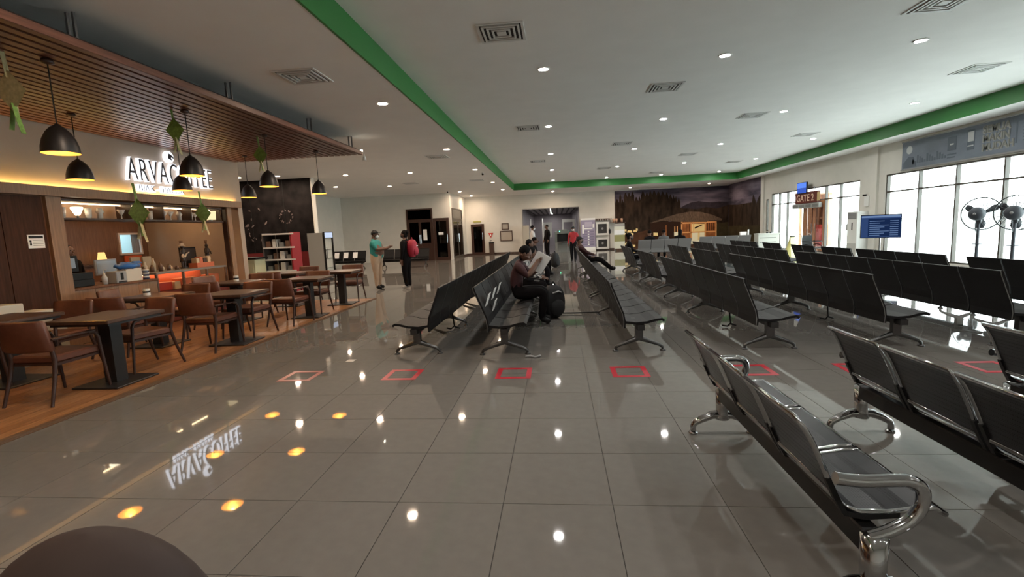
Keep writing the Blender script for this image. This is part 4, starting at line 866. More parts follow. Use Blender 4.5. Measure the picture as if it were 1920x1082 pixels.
# ================================================================== WINDOW SIDE THINGS
# banner above the large window
bn = thing('wall_banner', 'long blue grey advertising banner above the large window', 'banner', (XR-.03, 0, 0))
bmt = M('banner_blue', (.17, .20, .25), .5, noise=.25, nscale=.9, stretch=(1, 1, 1.5)); bdk = M('banner_dark', (.09, .115, .15), .5); blt = M('banner_pale', (.36, .37, .38), .5); bw_ = M('banner_white', (.5, .52, .53), .5)
MB().box(-.01, .03, 8.0, 16.02, 2.83, 3.62).build('banner_sheet', bmt, bn)
MB().box(-.02, .03, 8.0, 16.05, 2.79, 2.83).box(-.02, .03, 8.0, 16.05, 3.62, 3.65).build('banner_rail', grey_metal, bn)
def bprint(y0, y1, z0, z1, m, name='print', d=.004): MB().box(-.01-d, -.01, y0, y1, z0, z1).build(name, m, bn)
MB().prism([(15.72+.12*math.cos(k*PI/9), 3.37+.12*math.sin(k*PI/9)) for k in range(18)], 'x', -.014, -.01).build('printed_moon', bw_, bn)
for k in range(14): bprint(14.35+k*.09, 14.41+k*.09, 2.95, 3.02+.16*((k*5) % 4)/3, bdk, 'printed_skyline')
MB().prism([(15.4, 2.85), (15.95, 2.85), (15.95, 3.0), (15.75, 3.17), (15.55, 3.15)], 'x', -.014, -.01).build('printed_hut', bdk, bn)
bprint(14.02, 14.30, 3.12, 3.48, bdk, 'printed_app_icon'); bprint(14.1, 14.22, 3.26, 3.30, bw_, 'printed_mark', .006); bprint(14.0, 14.3, 3.0, 3.04, bdk); bprint(14.05, 14.3, 2.92, 2.955, bdk)
bprint(13.46, 13.68, 3.04, 3.55, bdk, 'printed_phone'); bprint(13.48, 13.66, 3.25, 3.50, bw_, 'printed_phone_screen', .006); bprint(13.48, 13.66, 3.13, 3.16, bw_, 'printed_phone_line', .006)
tmt = M('banner_text', (.20, .205, .185), .5); tms = M('banner_text_shadow', (.33, .33, .31), .5)
for k, s in enumerate(('SEMUA', 'MAKIN', 'MUDAH')):
    put_text(s, .235, .003, tmt, FACE_NX, (-.016, 13.22, 3.39-k*.215), bn, 'banner_word', 'LEFT', .004, 1.0)
    put_text(s, .235, .002, tms, FACE_NX, (-.012, 13.235, 3.38-k*.215), bn, 'banner_word_outline', 'LEFT', .014, 1.0)
for k in range(6): bprint(11.2, 12.18, 3.40-k*.075, 3.43-k*.075, bdk, 'printed_line')
bprint(12.32, 12.36, 3.0, 3.48, bdk, 'printed_line'); bprint(11.2, 12.0, 3.50, 3.57, bdk, 'printed_line')
# gate sign, screen, curtain unit
gt = thing('gate_sign', 'dark red GATE 2 sign box hanging before the gate glass', 'sign', (XR-.16, 20.55, 2.10))
MB().box(0, .12, 0, 1.80, 0, .47, .008).build('sign_box', M('sign_maroon', (.10, .018, .012), .45), gt); MB().box(-.004, 0, .02, 1.78, .02, .45).build('sign_face', M('sign_face_maroon', (.13, .02, .012), .4), gt)
put_text('GATE 2', .40, .004, M('gate_letters', (.75, .52, .38), .5), FACE_NX, (-.008, 1.66, .09), gt, 'lettering', 'LEFT', .004, 1.08)
MB().box(-.006, -.004, -.22, 0, .06, .40).build('pictogram_plate', M('pict_yellow', (.6, .45, .2), .5), gt)
for y in (.3, 1.5): MB().box(.04, .06, y, y+.02, .47, .66).build('hanger', grey_metal, gt)
sc = thing('hanging_screen', 'small tilted blue screen mounted above the gate sign', 'screen', (XR-.02, 21.25, 2.62)); 
o = MB().box(-.22, -.16, 0, .78, -.1, .36, .006).build('screen_case', black_plastic, sc); MB().box(-.225, -.22, .02, .76, .12, .34).build('display', screen_blue, sc); MB().box(-.225, -.22, .02, .76, -.08, .11).build('display_lower', emis('screen_blue2', (.04, .09, .42), .25), sc); MB().tube([(-.16, .4, .15), (0, .4, .2)], .02).build('wall_arm', black_plastic, sc)
ac = thing('air_curtain', 'grey air curtain unit over the gate door', 'air curtain', (XR-.14, 20.45, 1.90)); MB().box(0, .14, 0, 2.2, 0, .20, .02).build('housing', M('ac_grey', (.36, .36, .34), .5), ac)
for k in range(4): MB().box(-.004, 0, .08+k*.53, .52+k*.53, .03, .15).build('grille', M('ac_dark', (.18, .18, .17), .5), ac)
st = thing('standing_air_conditioner', 'tall white floor standing air conditioner between the two windows', 'air conditioner', (10.18, 17.45, 0)); MB().box(0, .38, 0, .56, 0, 1.64, .012).build('cabinet', white_plastic, st); MB().box(-.006, 0, .04, .52, 1.38, 1.60).build('outlet_grille', grey_plastic, st); MB().box(-.006, 0, .04, .52, .08, .55).build('intake_grille', M('intake', (.5, .5, .47), .6), st); MB().box(-.008, 0, .24, .29, 1.0, 1.26).build('control_strip', black_plastic, st)
for k in range(6): MB().box(-.010, -.006, .05, .51, 1.40+k*.032, 1.412+k*.032).build('louvre', M('louvre_dark', (.2, .2, .2), .5), st)
wp = thing('cable_box', 'white trunking box with a dark camera on the wall above the air conditioner', 'camera', (XR-.1, 17.70, 1.9)); MB().box(.02, .1, -.25, 0, -.1, .24).build('junction_box', white_plastic, wp); MB().tube([(.08, -.02, .28), (0, .05, .28)], .03).build('camera_body', black_plastic, wp)
nt2 = thing('glass_notice', 'grey printed notice taped to the gate glass', 'notice', (XR+.01, 18.46, .97)); MB().box(0, .004, 0, .36, 0, .24).build('notice_sheet', grey_plastic, nt2)
for k in range(3): MB().box(-.003, 0, .05, .31, .05+k*.06, .065+k*.06).build('printed_line', black_plastic, nt2)
# flight board on a stand
fb = thing('display_stand', 'flat display with a blue timetable on a slim floor stand', 'screen', (8.84, 14.1, 0)); fb.rotation_euler = (0, 0, math.radians(-27))
MB().box(-.22, .22, -.16, .16, 0, .03, .008).build('base_plate', black_iron, fb); MB().tube([(0, .03, .03), (0, .03, 1.3)], .022).build('pole', grey_metal, fb); MB().box(-.45, .45, -.02, .02, .86, 1.50, .006).build('bezel', black_plastic, fb); MB().box(-.435, .435, -.024, -.02, .88, 1.48).build('display', screen_fids, fb)
MB().box(-.43, .43, -.027, -.024, 1.42, 1.47).build('header_row', screen_row, fb); MB().box(-.28, .43, -.027, -.024, .90, 1.39).build('timetable', screen_dark, fb)
for k in range(8): MB().box(-.25, -.02+.1*(k % 3), -.030, -.027, .93+k*.055, .945+k*.055).build('text_row', screen_row, fb); MB().box(.2, .38, -.030, -.027, .93+k*.055, .945+k*.055).build('text_row', screen_row, fb)
# pedestal fans
def fan(x, y, rz, lb):
    t = thing('pedestal_fan', lb, 'fan', (x, y, 0), rz, 'pedestal fans by the large window'); dk = M('fan_dark', (.03, .035, .045), .5)
    MB().lathe([(0, 0), (.26, 0), (.26, .02), (.06, .05), (0, .05)], n=24).build('base', dk, t); MB().tube([(0, 0, .05), (0, 0, 1.22)], [.036, .030], 12).build('pole', dk, t); MB().cyl(0, 0, .72, .735, .10).build('collar', dk, t)
    MB().box(-.05, .05, -.04, .04, 1.2, 1.34, .01).build('tilt_bracket', dk, t)
    # axis along local -Y is the motor (towards camera), blades on +Y side
    mo = MB(); mo.lathe([(0, -.02), (.10, -.01), (.15, .05), (.155, .11), (.12, .19), (.05, .22), (0, .22)], n=20); mo.xf(Matrix.Translation((0, -.02, 1.42)) @ Matrix.Rotation(PI/2, 4, 'X')); mo.build('motor', dk, t)
    hb = MB().ell((0, -.245, 1.42), (.03, .012, .03)); hb.build('motor_badge', grey_metal, t)
    for k in range(3):
        a = k*2*PI/3+.5; b = MB(); pts = []
        for (r, w_, tw) in ((.05, .03, .6), (.15, .065, .55), (.26, .09, .5), (.335, .06, .45)):
            for s in (-1, 1): pts.append((r*math.cos(a)-s*w_*math.sin(a)*math.cos(tw), .10+s*w_*math.sin(tw), 1.42+r*math.sin(a)+s*w_*math.cos(a)*math.cos(tw)))
        b.add(pts+[(x_, y_+.006, z_) for x_, y_, z_ in pts], [(2*i, 2*i+1, 2*i+3, 2*i+2) for i in range(3)]+[(8+2*i, 8+2*i+2, 8+2*i+3, 8+2*i+1) for i in range(3)]+[(0, 8, 9, 1), (6, 7, 15, 14)]+[(2*i, 2*i+2, 10+2*i, 8+2*i) for i in range(3)]+[(1+2*i, 9+2*i, 11+2*i, 3+2*i) for i in range(3)], True); b.build('blade', dk, t)
    g = MB()
    def circ(r, y_): return [(r*math.cos(k*PI/16), y_, 1.42+r*math.sin(k*PI/16)) for k in range(32)]
    g.tube(circ(.37, .10),   .014, 6, closed=True); g.tube(circ(.20, .0), .004, 5, closed=True); g.tube(circ(.20, .19), .003, 5, closed=True)
    for k in range(24):
        a = k*PI/12; g.tube([(.1*math.cos(a), -.02, 1.42+.1*math.sin(a)), (.25*math.cos(a), .01, 1.42+.25*math.sin(a)), (.37*math.cos(a), .10, 1.42+.37*math.sin(a)), (.25*math.cos(a), .19, 1.42+.25*math.sin(a)), (.05*math.cos(a), .20, 1.42+.05*math.sin(a))], .005, 4)
    g.build('cage', M('cage_wire', (.04, .05, .05), .5), t)
    MB().tube(smooth_path([(0, -.16, 1.28), (.02, -.2, 1.12), (.0, -.12, 1.02), (0, -.03, 1.10)]), .008, 6).build('power_lead', dk, t)
fan(9.72, 12.12, math.radians(-58), 'black pedestal fan before the large window, second from the frame edge'); fan(9.62, 11.12, math.radians(-55), 'black pedestal fan before the large window, nearer the banner lettering')
# gate desk, pillar stand, wheelchair, yellow stand
gd = thing('gate_desk', 'grey gate desk with two grooves beside the mural end', 'desk', (9.55, 23.9, 0)); dg_ = M('desk_grey', (.40, .39, .34), .5)
MB().box(0, .95, 0, .5, 0, .80).build('desk_body', dg_, gd); MB().box(-.02, .97, -.03, .52, .80, .84).build('desk_top', dg_, gd)
for z in (.42, .62): MB().box(.05, .80, -.006, 0, z, z+.02).build('groove', black_plastic, gd)
for x in (.5, .66): MB().ell((x, .25, .87), (.06, .05, .035)).build('stamp_pad', black_plastic, gd)
ps = thing('white_kiosk', 'slim white kiosk post with a pale head before the mural', 'kiosk', (8.95, 24.2, 0)); MB().box(-.10, .10, -.08, .08, 0, .62, .01).build('kiosk_post', white_plastic, ps); MB().prism([(-.15, .95), (.15, .95), (.12, .60), (-.12, .60)], 'y', -.06, .06).build('kiosk_head', M('kiosk_pale', (.8, .72, .70), .4), ps); MB().box(.22, .27, -.03, .03, 0, 1.05).build('side_post', white_plastic, ps); MB().box(-.2, .3, -.15, .15, 0, .02).build('kiosk_base', grey_plastic, ps)
lt = thing('low_table', 'long low white counter before the lit hut of the mural', 'counter', (7.9, 25.4, 0)); MB().box(0, 1.6, 0, .5, .66, .72).build('counter_top', white_plastic, lt)
for x in (0, .75, 1.52): MB().box(x, x+.08, .04, .46, 0, .66).build('support', grey_plastic, lt)
MB().box(.08, 1.52, .44, .46, .1, .64).build('modesty_panel', M('modesty', (.45, .43, .40), .5), lt)
wc = thing('wheelchair', 'folded dark wheelchair parked by the gate windows', 'wheelchair', (8.6, 17.2, 0), .4)
for s in (-.24, .24):
    c = [(s, .3*math.cos(k*PI/10), .30+.3*math.sin(k*PI/10)) for k in range(20)]; wl = MB().tube(c, .014, 6, closed=True).build('rear_wheel', black_plastic, wc)
    sp_ = MB(); [sp_.tube([(s, 0, .3), (s, .29*math.cos(k*PI/4), .30+.29*math.sin(k*PI/4))], .005, 4) for k in range(8)]; sp_.build('spokes', grey_metal, wl)
    MB().tube([(s*.95, -.42+.07*math.cos(k*PI/6), .08+.07*math.sin(k*PI/6)) for k in range(12)], .012, 6, closed=True).build('caster', black_plastic, wc)
    MB().tube([(s*.85, .28, .95), (s*.85, .2, .9), (s*.85, .15, .30), (s*.85, -.38, .25), (s*.9, -.42, .10)], .012, 8).tube([(s*.85, .15, .68), (s*.85, -.22, .68), (s*.85, -.25, .4)], .011, 8).build('side_frame', grey_metal, wc); MB().box(s-.03, s+.03, -.2, .14, .68, .71, .006).build('armrest', black_plastic, wc)
MB().box(-.2, .2, -.22, .16, .46, .49).build('seat_sling', black_plastic, wc); MB().box(-.2, .2, .15, .18, .5, .9).build('back_sling', black_plastic, wc); MB().box(-.16, .16, -.55, -.42, .10, .12).build('footrest', black_plastic, wc)
ys_ = thing('floor_sign', 'yellow plastic A-frame floor sign by the gate door', 'floor sign', (9.1, 19.6, 0), .3)
for s in (-1, 1): MB().prism([(-.20, 0), (.20, 0), (.10, .82), (-.10, .82)], 'y', 0, .02).xf(Matrix.Rotation(s*.22, 4, 'X')).build('panel', M('sign_yellow', (.75, .68, .30), .4), ys_, (0, s*.18, 0))
MB().box(-.1, .1, -.03, .03, .78, .83).build('hinge_top', black_plastic, ys_)
# ---- far centre: scanner, banners, frames, dispensers
sx = thing('scanner', 'grey baggage scanner with a dark tunnel mouth in the passage', 'scanner', (-.15, 30.2, 0)); gsx = M('scanner_grey', (.20, .21, .20), .5)
MB().box(0, .95, 0, 2.2, .0, .62).build('scanner_base', gsx, sx); MB().box(0, .14, 0, 2.2, .62, 1.30).box(.81, .95, 0, 2.2, .62, 1.30).box(.14, .81, 0, 2.2, 1.16, 1.40).build('tunnel_housing', M('scanner_housing', (.11, .13, .12), .5), sx); MB().box(.14, .81, .15, .2, .66, 1.16).build('lead_curtain', black_plastic, sx)
MB().box(.14, .81, -.5, .15, .62, .65).build('conveyor', black_plastic, sx); MB().box(.14, .81, -.5, -.49, .645, .66).build('conveyor_edge', white_plastic, sx); MB().ell((.30, -.005, 1.30), (.03, .02, .03)).build('status_lamp', emis('lamp_green', (.1, 1, .45), 1), sx)
for x in (.16, .74): MB().box(x, x+.05, -.48, -.43, 0, .62).build('conveyor_leg', grey_metal, sx)
wd = thing('walk_through_gate', 'pale walk-through detector frame beyond the scanner', 'detector', (.35, 33.2, 0)); MB().box(0, .12, 0, .5, 0, 2.1).box(.75, .87, 0, .5, 0, 2.1).build('side_post', M('detector_grey', (.5, .5, .48), .4), wd); MB().box(.12, .75, 0, .5, 1.9, 2.1).build('header', MATS['detector_grey'], wd)
for x in (-1.75, -.95):
    tag(MB().box(x-.03, x+.03, 32.4, 32.46, 0, 2.2).build('barrier_post', white_plastic), 'slim white post standing in the passage', 'post', 'white posts in the passage')
tag(MB().box(-2.14, -1.75, 29.9, 30.5, 0, 1.75, .02).build('beige_cabinet', M('cabinet_beige', (.42, .38, .31), .5)), 'tall beige cabinet at the edge of the passage opening', 'cabinet')
tag(MB().box(-1.0, -.35, 34.2, 34.25, .9, 1.95).build('white_board', M('board_pale', (.55, .55, .52), .5)), 'pale board standing in the passage behind the staff', 'board')
rb = thing('rollup_banner', 'tall lilac information banner standing beside the passage', 'banner', (1.50, 30.7, 0)); lil = M('banner_lilac', (.34, .30, .42), .5)
MB().box(0, .90, 0, .02, .08, 2.05).build('banner_sheet', lil, rb); MB().box(-.02, .92, -.08, .1, 0, .08).build('banner_base', white_plastic, rb); MB().box(0, .9, -.005, 0, 1.93, 2.05).build('header_strip', paper, rb); MB().box(0, .9, -.005, 0, .08, .24).build('footer_strip', paper, rb)
MB().box(.25, .70, -.005, 0, 1.50, 1.82).build('picture_block', M('banner_pic', (.5, .45, .56), .5), rb); MB().box(.22, .72, -.005, 0, 1.36, 1.44).build('title_bar', paper, rb)
for k in range(6): MB().box(.1, .82, -.004, 0, .36+k*.16, .45+k*.16).build('text_block', M('banner_textblock', (.24, .21, .31), .5), rb); MB().prism([(.47+.06*math.cos(q*PI/4), .405+k*.16+.045*math.sin(q*PI/4)) for q in range(8)], 'y', -.007, -.004).build('round_icon', paper, rb)
MB().box(.08, .2, -.005, 0, 1.1, 1.65).build('printed_person', paper, rb); MB().box(.74, .84, -.005, 0, 1.45, 1.68).build('printed_person', paper, rb)
for (z0, z1, lb) in ((.95, 1.78, 'white framed display window, upper of two beside the lilac banner'), (0.08, .80, 'white framed display window, lower of two beside the lilac banner')):
    t = thing('wall_cabinet', lb, 'cabinet', (2.45, 30.75, 0)); MB().box(0, .8, 0, .22, z0, z0+.12).box(0, .8, 0, .22, z1-.12, z1).box(0, .12, 0, .22, z0+.12, z1-.12).box(.68, .8, 0, .22, z0+.12, z1-.12).build('cabinet_frame', white_plastic, t); MB().box(.12, .68, .06, .10, z0+.12, z1-.12).build('dark_pane', M('pane_dark', (.05, .05, .05), .2), t); MB().ell((.4, .05, (z0+z1)/2), (.07, .01, .07)).build('round_logo', grey_plastic, t)
tag(MB().box(2.44, 3.45, 30.72, 30.97, 1.86, 2.0).build('name_board', M('name_board', (.35, .3, .26), .5)), 'small lettered board above the white framed display windows', 'sign')
for k in range(6): tag(MB().cyl(2.52+k*.15, 30.70, 1.87, 1.98, .03, 8).build('name_letter', dark_wood), 'dark round letter on the small board above the display windows', 'letter', 'letters of the small board')
for k, x in enumerate((3.55, 3.72, 4.05)): tag(MB().lathe([(0, 0), (.06, 0), (.08, .22), (0, .24)], x, 30.75, 1.72+.0, 10).build('paper_cup', M('cup_tan', (.5, .3, .2), .5)), 'tan paper cup on the ledge left of the mural', 'cup', 'paper cups on the ledge')
tag(MB().box(3.35, 4.3, 30.6, 30.96, 1.68, 1.72).build('wall_ledge', dark_wood), 'dark wall ledge carrying the paper cups', 'shelf')
t = thing('floor_poster', 'bright landscape poster stand before the mural edge', 'poster', (3.45, 29.6, 0)); MB().box(0, .62, 0, .03, .12, 1.62).build('poster_sheet', M('poster_sky', (.72, .70, .58), .5), t); MB().box(0, .62, -.004, 0, .95, 1.22).build('poster_cloud', paper, t); MB().box(0, .62, -.004, 0, .55, .95).build('poster_field', M('poster_green', (.32, .30, .12), .5), t); MB().box(0, .62, -.004, 0, 1.46, 1.60).build('poster_heading', M('poster_head', (.35, .33, .3), .5), t)
for x in (.05, .53): MB().box(x, x+.04, -.02, .15, 0, .12).build('stand_foot', black_iron, t)
t = thing('hand_dispenser', 'brown post with a hand sanitiser dispenser before the display windows', 'dispenser', (3.2, 29.9, 0)); MB().box(-.02, .02, -.02, .02, .02, 1.4).build('post', dark_wood, t); MB().box(-.16, .16, -.12, .12, 0, .02).build('foot', black_iron, t); MB().box(-.06, .06, -.06, .0, 1.05, 1.3, .008).build('dispenser_box', black_plastic, t)
for y in (32.0, 36.0, 40.0, 43.5): downlight(-.4, y, 2.79, False, 'added round lamp brightening the passage under its battened ceiling', 'added lamps of the passage')  # added lamps, put in only to brighten the passage
# bags
def backpack(loc, rz, s, m, lb, name='backpack'):
    t = thing(name, lb, 'backpack', loc, rz)
    b = MB(); b.ell((0, 0, .25*s), (.18*s, .13*s, .255*s), 18, 10); b.v = [(math.copysign(abs(x/(.18*s))**.7, x)*.18*s, math.copysign(abs(y/(.13*s))**.7, y)*.13*s, z) for x, y, z in b.v]; b.build('bag_body', m, t)
    b = MB(); b.ell((0, -.11*s, .17*s), (.13*s, .06*s, .13*s), 14, 8); b.build('front_pocket', m, t)
    MB().tube(smooth_path([(-.04*s, 0, .50*s), (0, 0, .55*s), (.04*s, 0, .50*s)]), .012*s, 6).build('top_handle', m, t)
    for q in (-1, 1): MB().tube(smooth_path([(q*.08*s, .10*s, .46*s), (q*.10*s, .19*s, .34*s), (q*.11*s, .17*s, .16*s), (q*.12*s, .10*s, .06*s)]), .018*s, 6).build('shoulder_strap', m, t)
    return t
black_cloth = M('black_cloth', (.008, .008, .009), .75)
t = backpack((-.10, 8.0, 0), .6, 1.12, black_cloth, 'bulky black backpack standing on the floor by the reading man\'s feet')
MB().tube([(-.09, -.12, .44), (.0, -.16, .47), (.09, -.12, .44)], .012, 6).build('grey_trim', grey_plastic, t)
backpack((-.12, 18.6, 0), 1.0, 1.15, black_cloth, 'black backpack standing on the floor further along the aisle')
# ================================================================== PEOPLE
skin_d = M('skin_brown', (.13, .062, .038), .55); skin_m = M('skin_tan', (.24, .125, .08), .55)
hair_m = M('hair_black', (.006, .005, .005), .9, spec=.15); eye_m = M('eye_dark', (.01, .01, .01), .2); mask_w = M('mask_white', (.72, .74, .75), .7); mask_b = M('mask_black', (.012, .012, .014), .7)
STAND = dict(pelvis=(0, 0, .93), waist=(0, .01, 1.08), chest=(0, .0, 1.27), neck=(0, -.01, 1.43), skull=(0, .02, 1.54), crown=(0, .015, 1.625),
             shL=(-.17, -.01, 1.37), elL=(-.23, -.02, 1.11), wrL=(-.24, .06, .88), haL=(-.235, .085, .80), shR=(.17, -.01, 1.37), elR=(.23, -.02, 1.11), wrR=(.24, .06, .88), haR=(.235, .085, .80),
             hiL=(-.095, 0, .88), knL=(-.10, .02, .48), anL=(-.10, -.02, .085), toL=(-.12, .13, .035), hiR=(.095, 0, .88), knR=(.10, .02, .48), anR=(.10, -.02, .085), toR=(.12, .13, .035))
SIT = dict(STAND, pelvis=(0, 0, .50), waist=(0, -.03, .65), chest=(0, -.06, .83), neck=(0, -.06, .99), skull=(0, -.02, 1.10), crown=(0, -.025, 1.185),
           shL=(-.17, -.06, .93), elL=(-.22, .02, .70), wrL=(-.15, .22, .62), haL=(-.12, .29, .61), shR=(.17, -.06, .93), elR=(.22, .02, .70), wrR=(.15, .22, .62), haR=(.12, .29, .61),
           hiL=(-.09, .04, .48), knL=(-.13, .42, .50), anL=(-.13, .40, .085), toL=(-.14, .55, .035), hiR=(.09, .04, .48), knR=(.13, .42, .50), anR=(.13, .40, .085), toR=(.14, .55, .035))
RAD = dict(pelvis=(.185, .145), waist=(.175, .135), chest=(.20, .145), neck=(.056, .056), skull=(.075, .088), crown=(.062, .075), shL=.085, elL=.058, wrL=.038, haL=.042, shR=.085, elR=.058, wrR=.038, haR=.042,
           hiL=.125, knL=.085, anL=.062, toL=.045, hiR=.125, knR=.085, anR=.062, toR=.045)
BONES = [('pelvis', 'waist', 't'), ('waist', 'chest', 't'), ('chest', 'neck', 't'), ('neck', 'skull', 's'), ('skull', 'crown', 's')]
for q in 'LR': BONES += [('chest', 'sh'+q, 't'), ('sh'+q, 'el'+q, 'u'), ('el'+q, 'wr'+q, 'f'), ('wr'+q, 'ha'+q, 's'), ('pelvis', 'hi'+q, 'p'), ('hi'+q, 'kn'+q, 'p'), ('kn'+q, 'an'+q, 'c'), ('an'+q, 'to'+q, 'b')]
def person(label, loc, rz, pose, top, pants, shoes=black_plastic, skin=skin_d, long_sleeve=False, shorts=False, scale=1., belly=0, hair='short', mask=None, look=0., name='person', over=None, cap=None, fat=1.0):
    J = dict(pose); J.update(over or {}); J = {k: Vector(v) for k, v in J.items()}
    names = list(J); idx = {k: i for i, k in enumerate(names)}
    me = bpy.data.meshes.new('body_src'); me.from_pydata([J[k] for k in names], [(idx[a], idx[b]) for a, b, _ in BONES], []); me.update()
    o = bpy.data.objects.new('body_src', me); C.objects.link(o)
    sk = o.modifiers.new('skin', 'SKIN'); sk.use_smooth_shade = True; sk.branch_smoothing = .6
    sv = me.skin_vertices[0].data
    for k in names:
        r = RAD[k]; r = r if isinstance(r, tuple) else (r, r); f = fat if k in ('pelvis', 'waist', 'chest', 'hiL', 'hiR', 'shL', 'shR') else 1
        if k == 'waist': f *= 1+belly
        sv[idx[k]].radius = (r[0]*f, r[1]*f); sv[idx[k]].use_root = (k == 'pelvis')
    ss = o.modifiers.new('sub', 'SUBSURF'); ss.levels = 1; ss.render_levels = 1
    dg = bpy.context.evaluated_depsgraph_get(); bm_ = bpy.data.meshes.new_from_object(o.evaluated_get(dg)); bpy.data.objects.remove(o); bpy.data.meshes.remove(me)
    b = MB(); b.v = [tuple(v.co) for v in bm_.vertices]
    key = {'t': 0, 'u': 0, 'f': 0 if long_sleeve else 1, 's': 1, 'p': 2, 'c': 1 if shorts else 2, 'b': 3}
    segs = [(J[a], J[c], key[kk]) for a, c, kk in BONES]
    for p in bm_.polygons:
        c = p.center; best = None
        for a, e, kk in segs:
            d = e-a; t = max(0, min(1, (c-a).dot(d)/max(d.length_squared, 1e-9))); ds = (c-a-d*t).length
            if best is None or ds < best[0]: best = (ds, kk)
        kk = best[1]
        b.f.append(tuple(p.vertices)); b.sm.append(True); b.mi.append(kk)
    bpy.data.meshes.remove(bm_)
    # head frame
    up = (J['crown']-J['skull']).normalized(); fw = Vector((math.sin(look), math.cos(look), 0)); fw = (fw-up*fw.dot(up)).normalized(); rt = fw.cross(up); R = Matrix((rt, fw, up)).transposed(); hc = (J['skull']*.62+J['crown']*.38)
    P = lambda x, y, z: hc+R @ Vector((x, y, z))
    b.cur = 1; b.ell(P(0, .0, .0), (.077, .094, .112), 16, 10, R); b.ell(P(0, .097, -.025), (.014, .020, .026), 8, 6, R)
    for s in (-1, 1): b.ell(P(s*.078, -.005, -.01), (.012, .022, .032), 8, 6, R)
    b.ell(P(0, .086, -.066), (.026, .010, .009), 8, 4, R)
    b.cur = 4
    for s in (-1, 1): b.ell(P(s*.031, .083, .006), (.013, .010, .008), 8, 5, R)
    b.cur = 1
    # hands: five fingers each
    for q, s in (('L', -1), ('R', 1)):
        w_, h = J['wr'+q], J['ha'+q]; d = (h-w_).normalized(); sd = d.cross(Vector((0, 0, 1)) if abs(d.z) < .8 else Vector((0, 1, 0))).normalized(); nn = sd.cross(d)
        for k, L in enumerate((.062, .072, .068, .052)):
            p0 = h+sd*(k-1.5)*.019; b.tube([p0-d*.01, p0+d*L*.5+nn*.004, p0+d*L*.85-nn*.012], [.0095, .0088, .007], 6)
        p0 = w_.lerp(h, .45)+sd*s*.03; b.tube([p0, p0+sd*s*.022+d*.03, p0+sd*s*.02+d*.062], [.011, .010, .008], 6)
    t = thing(name, label, 'person', loc, rz); t.scale = (scale,)*3
    b.build('body', [top, skin, pants, shoes, eye_m], t)
    if cap:
        c = MB(); c.ell(P(0, -.008, .028), (.091, .108, .096), 16, 6, R, z0=0., z1=1.); c.build('cap', cap, t)
        c = MB(); pts = []
        for k in range(9):
            a = -1.0+2.0*k/8; pts.append((.085*math.sin(a), .075+.12*math.cos(a*1.1)*.75))
        vs = [P(x, y, .030) for x, y in pts]+[P(.07, .07, .036), P(-.07, .07, .036)]; vs2 = [v+up*.008 for v in vs]; n = len(vs)
        c.add(vs+vs2, [tuple(range(n-1, -1, -1)), tuple(range(n, 2*n))]+[(i, (i+1) % n, n+(i+1) % n, n+i) for i in range(n)]); c.build('cap_peak', cap, t)
    h = MB(); h.ell(P(0, -.018, .022), (.085, .097, .105), 16, 8, R, z0=-.25 if hair != 'none' else .3, z1=1.)
    h.v = [tuple(Vector(v)) for v in h.v]
    if hair == 'bun': h.ell(P(0, -.10, .07), (.055, .05, .055), 12, 8, R); h.ell(P(0, -.045, -.03), (.08, .06, .08), 12, 8, R)
    if hair == 'long': h.ell(P(0, -.05, -.08), (.085, .06, .15), 12, 8, R)
    h.build('hair', hair_m, t)
    if mask:
        k_ = MB(); k_.ell(P(0, .04, -.055), (.064, .068, .052), 14, 8, R); k_.build('face_mask', mask, t)
    return t
teal = M('teal_shirt', (.015, .23, .21), .7, noise=.08, nscale=12); khaki = M('khaki_trousers', (.52, .40, .29), .75, noise=.06, nscale=10); blk = M('black_clothes', (.006, .005, .0055), .9, spec=.15); maroon = M('maroon_shirt', (.045, .012, .014), .8); red_c = M('red_jacket', (.42, .022, .03), .7); dkjean = M('dark_jeans', (.010, .009, .011), .9, spec=.15); grey_c = M('grey_shirt', (.10, .10, .105), .8); white_c = M('white_shirt', (.5, .5, .5), .75)
FX, FNX = -PI/2, PI/2          # face +X, face -X
person('man in a teal polo shirt, khaki trousers and black cap, arms held out', (-5.12, 13.1, 0), FX, STAND, teal, khaki, belly=.35, fat=1.34, hair='short', mask=mask_w, cap=black_plastic, scale=.985,
       over=dict(waist=(0, .05, 1.08), elR=(.22, .10, 1.14), wrR=(.12, .34, 1.16), haR=(.09, .42, 1.18), elL=(-.21, .12, 1.14), wrL=(-.06, .36, 1.19), haL=(-.02, .45, 1.22), hiL=(-.12, 0, .88), hiR=(.12, 0, .88), knL=(-.14, .02, .48), knR=(.14, .02, .48), anL=(-.16, -.02, .085), anR=(.14, .02, .085), toL=(-.19, .12, .035), toR=(.16, .17, .035)))
person('person in black clothes with a hair bun wearing a red backpack', (-4.22, 13.0, 0), FNX-.15, STAND, blk, blk, long_sleeve=True, hair='bun', mask=mask_b, scale=.965, fat=1.15, shoes=M('shoe_white', (.4, .38, .36), .6), over=dict(wrL=(-.22, .04, .86), haL=(-.215, .06, .78)))
rbk = backpack((-4.03, 13.02, .88), FNX-.15, .98, M('red_bag', (.30, .006, .025), .6), 'red backpack with small white print worn by the person in black')
for z in (.30, .20): MB().box(.02, .10, -.125, -.118, z, z+.022).build('white_print', paper, rbk)
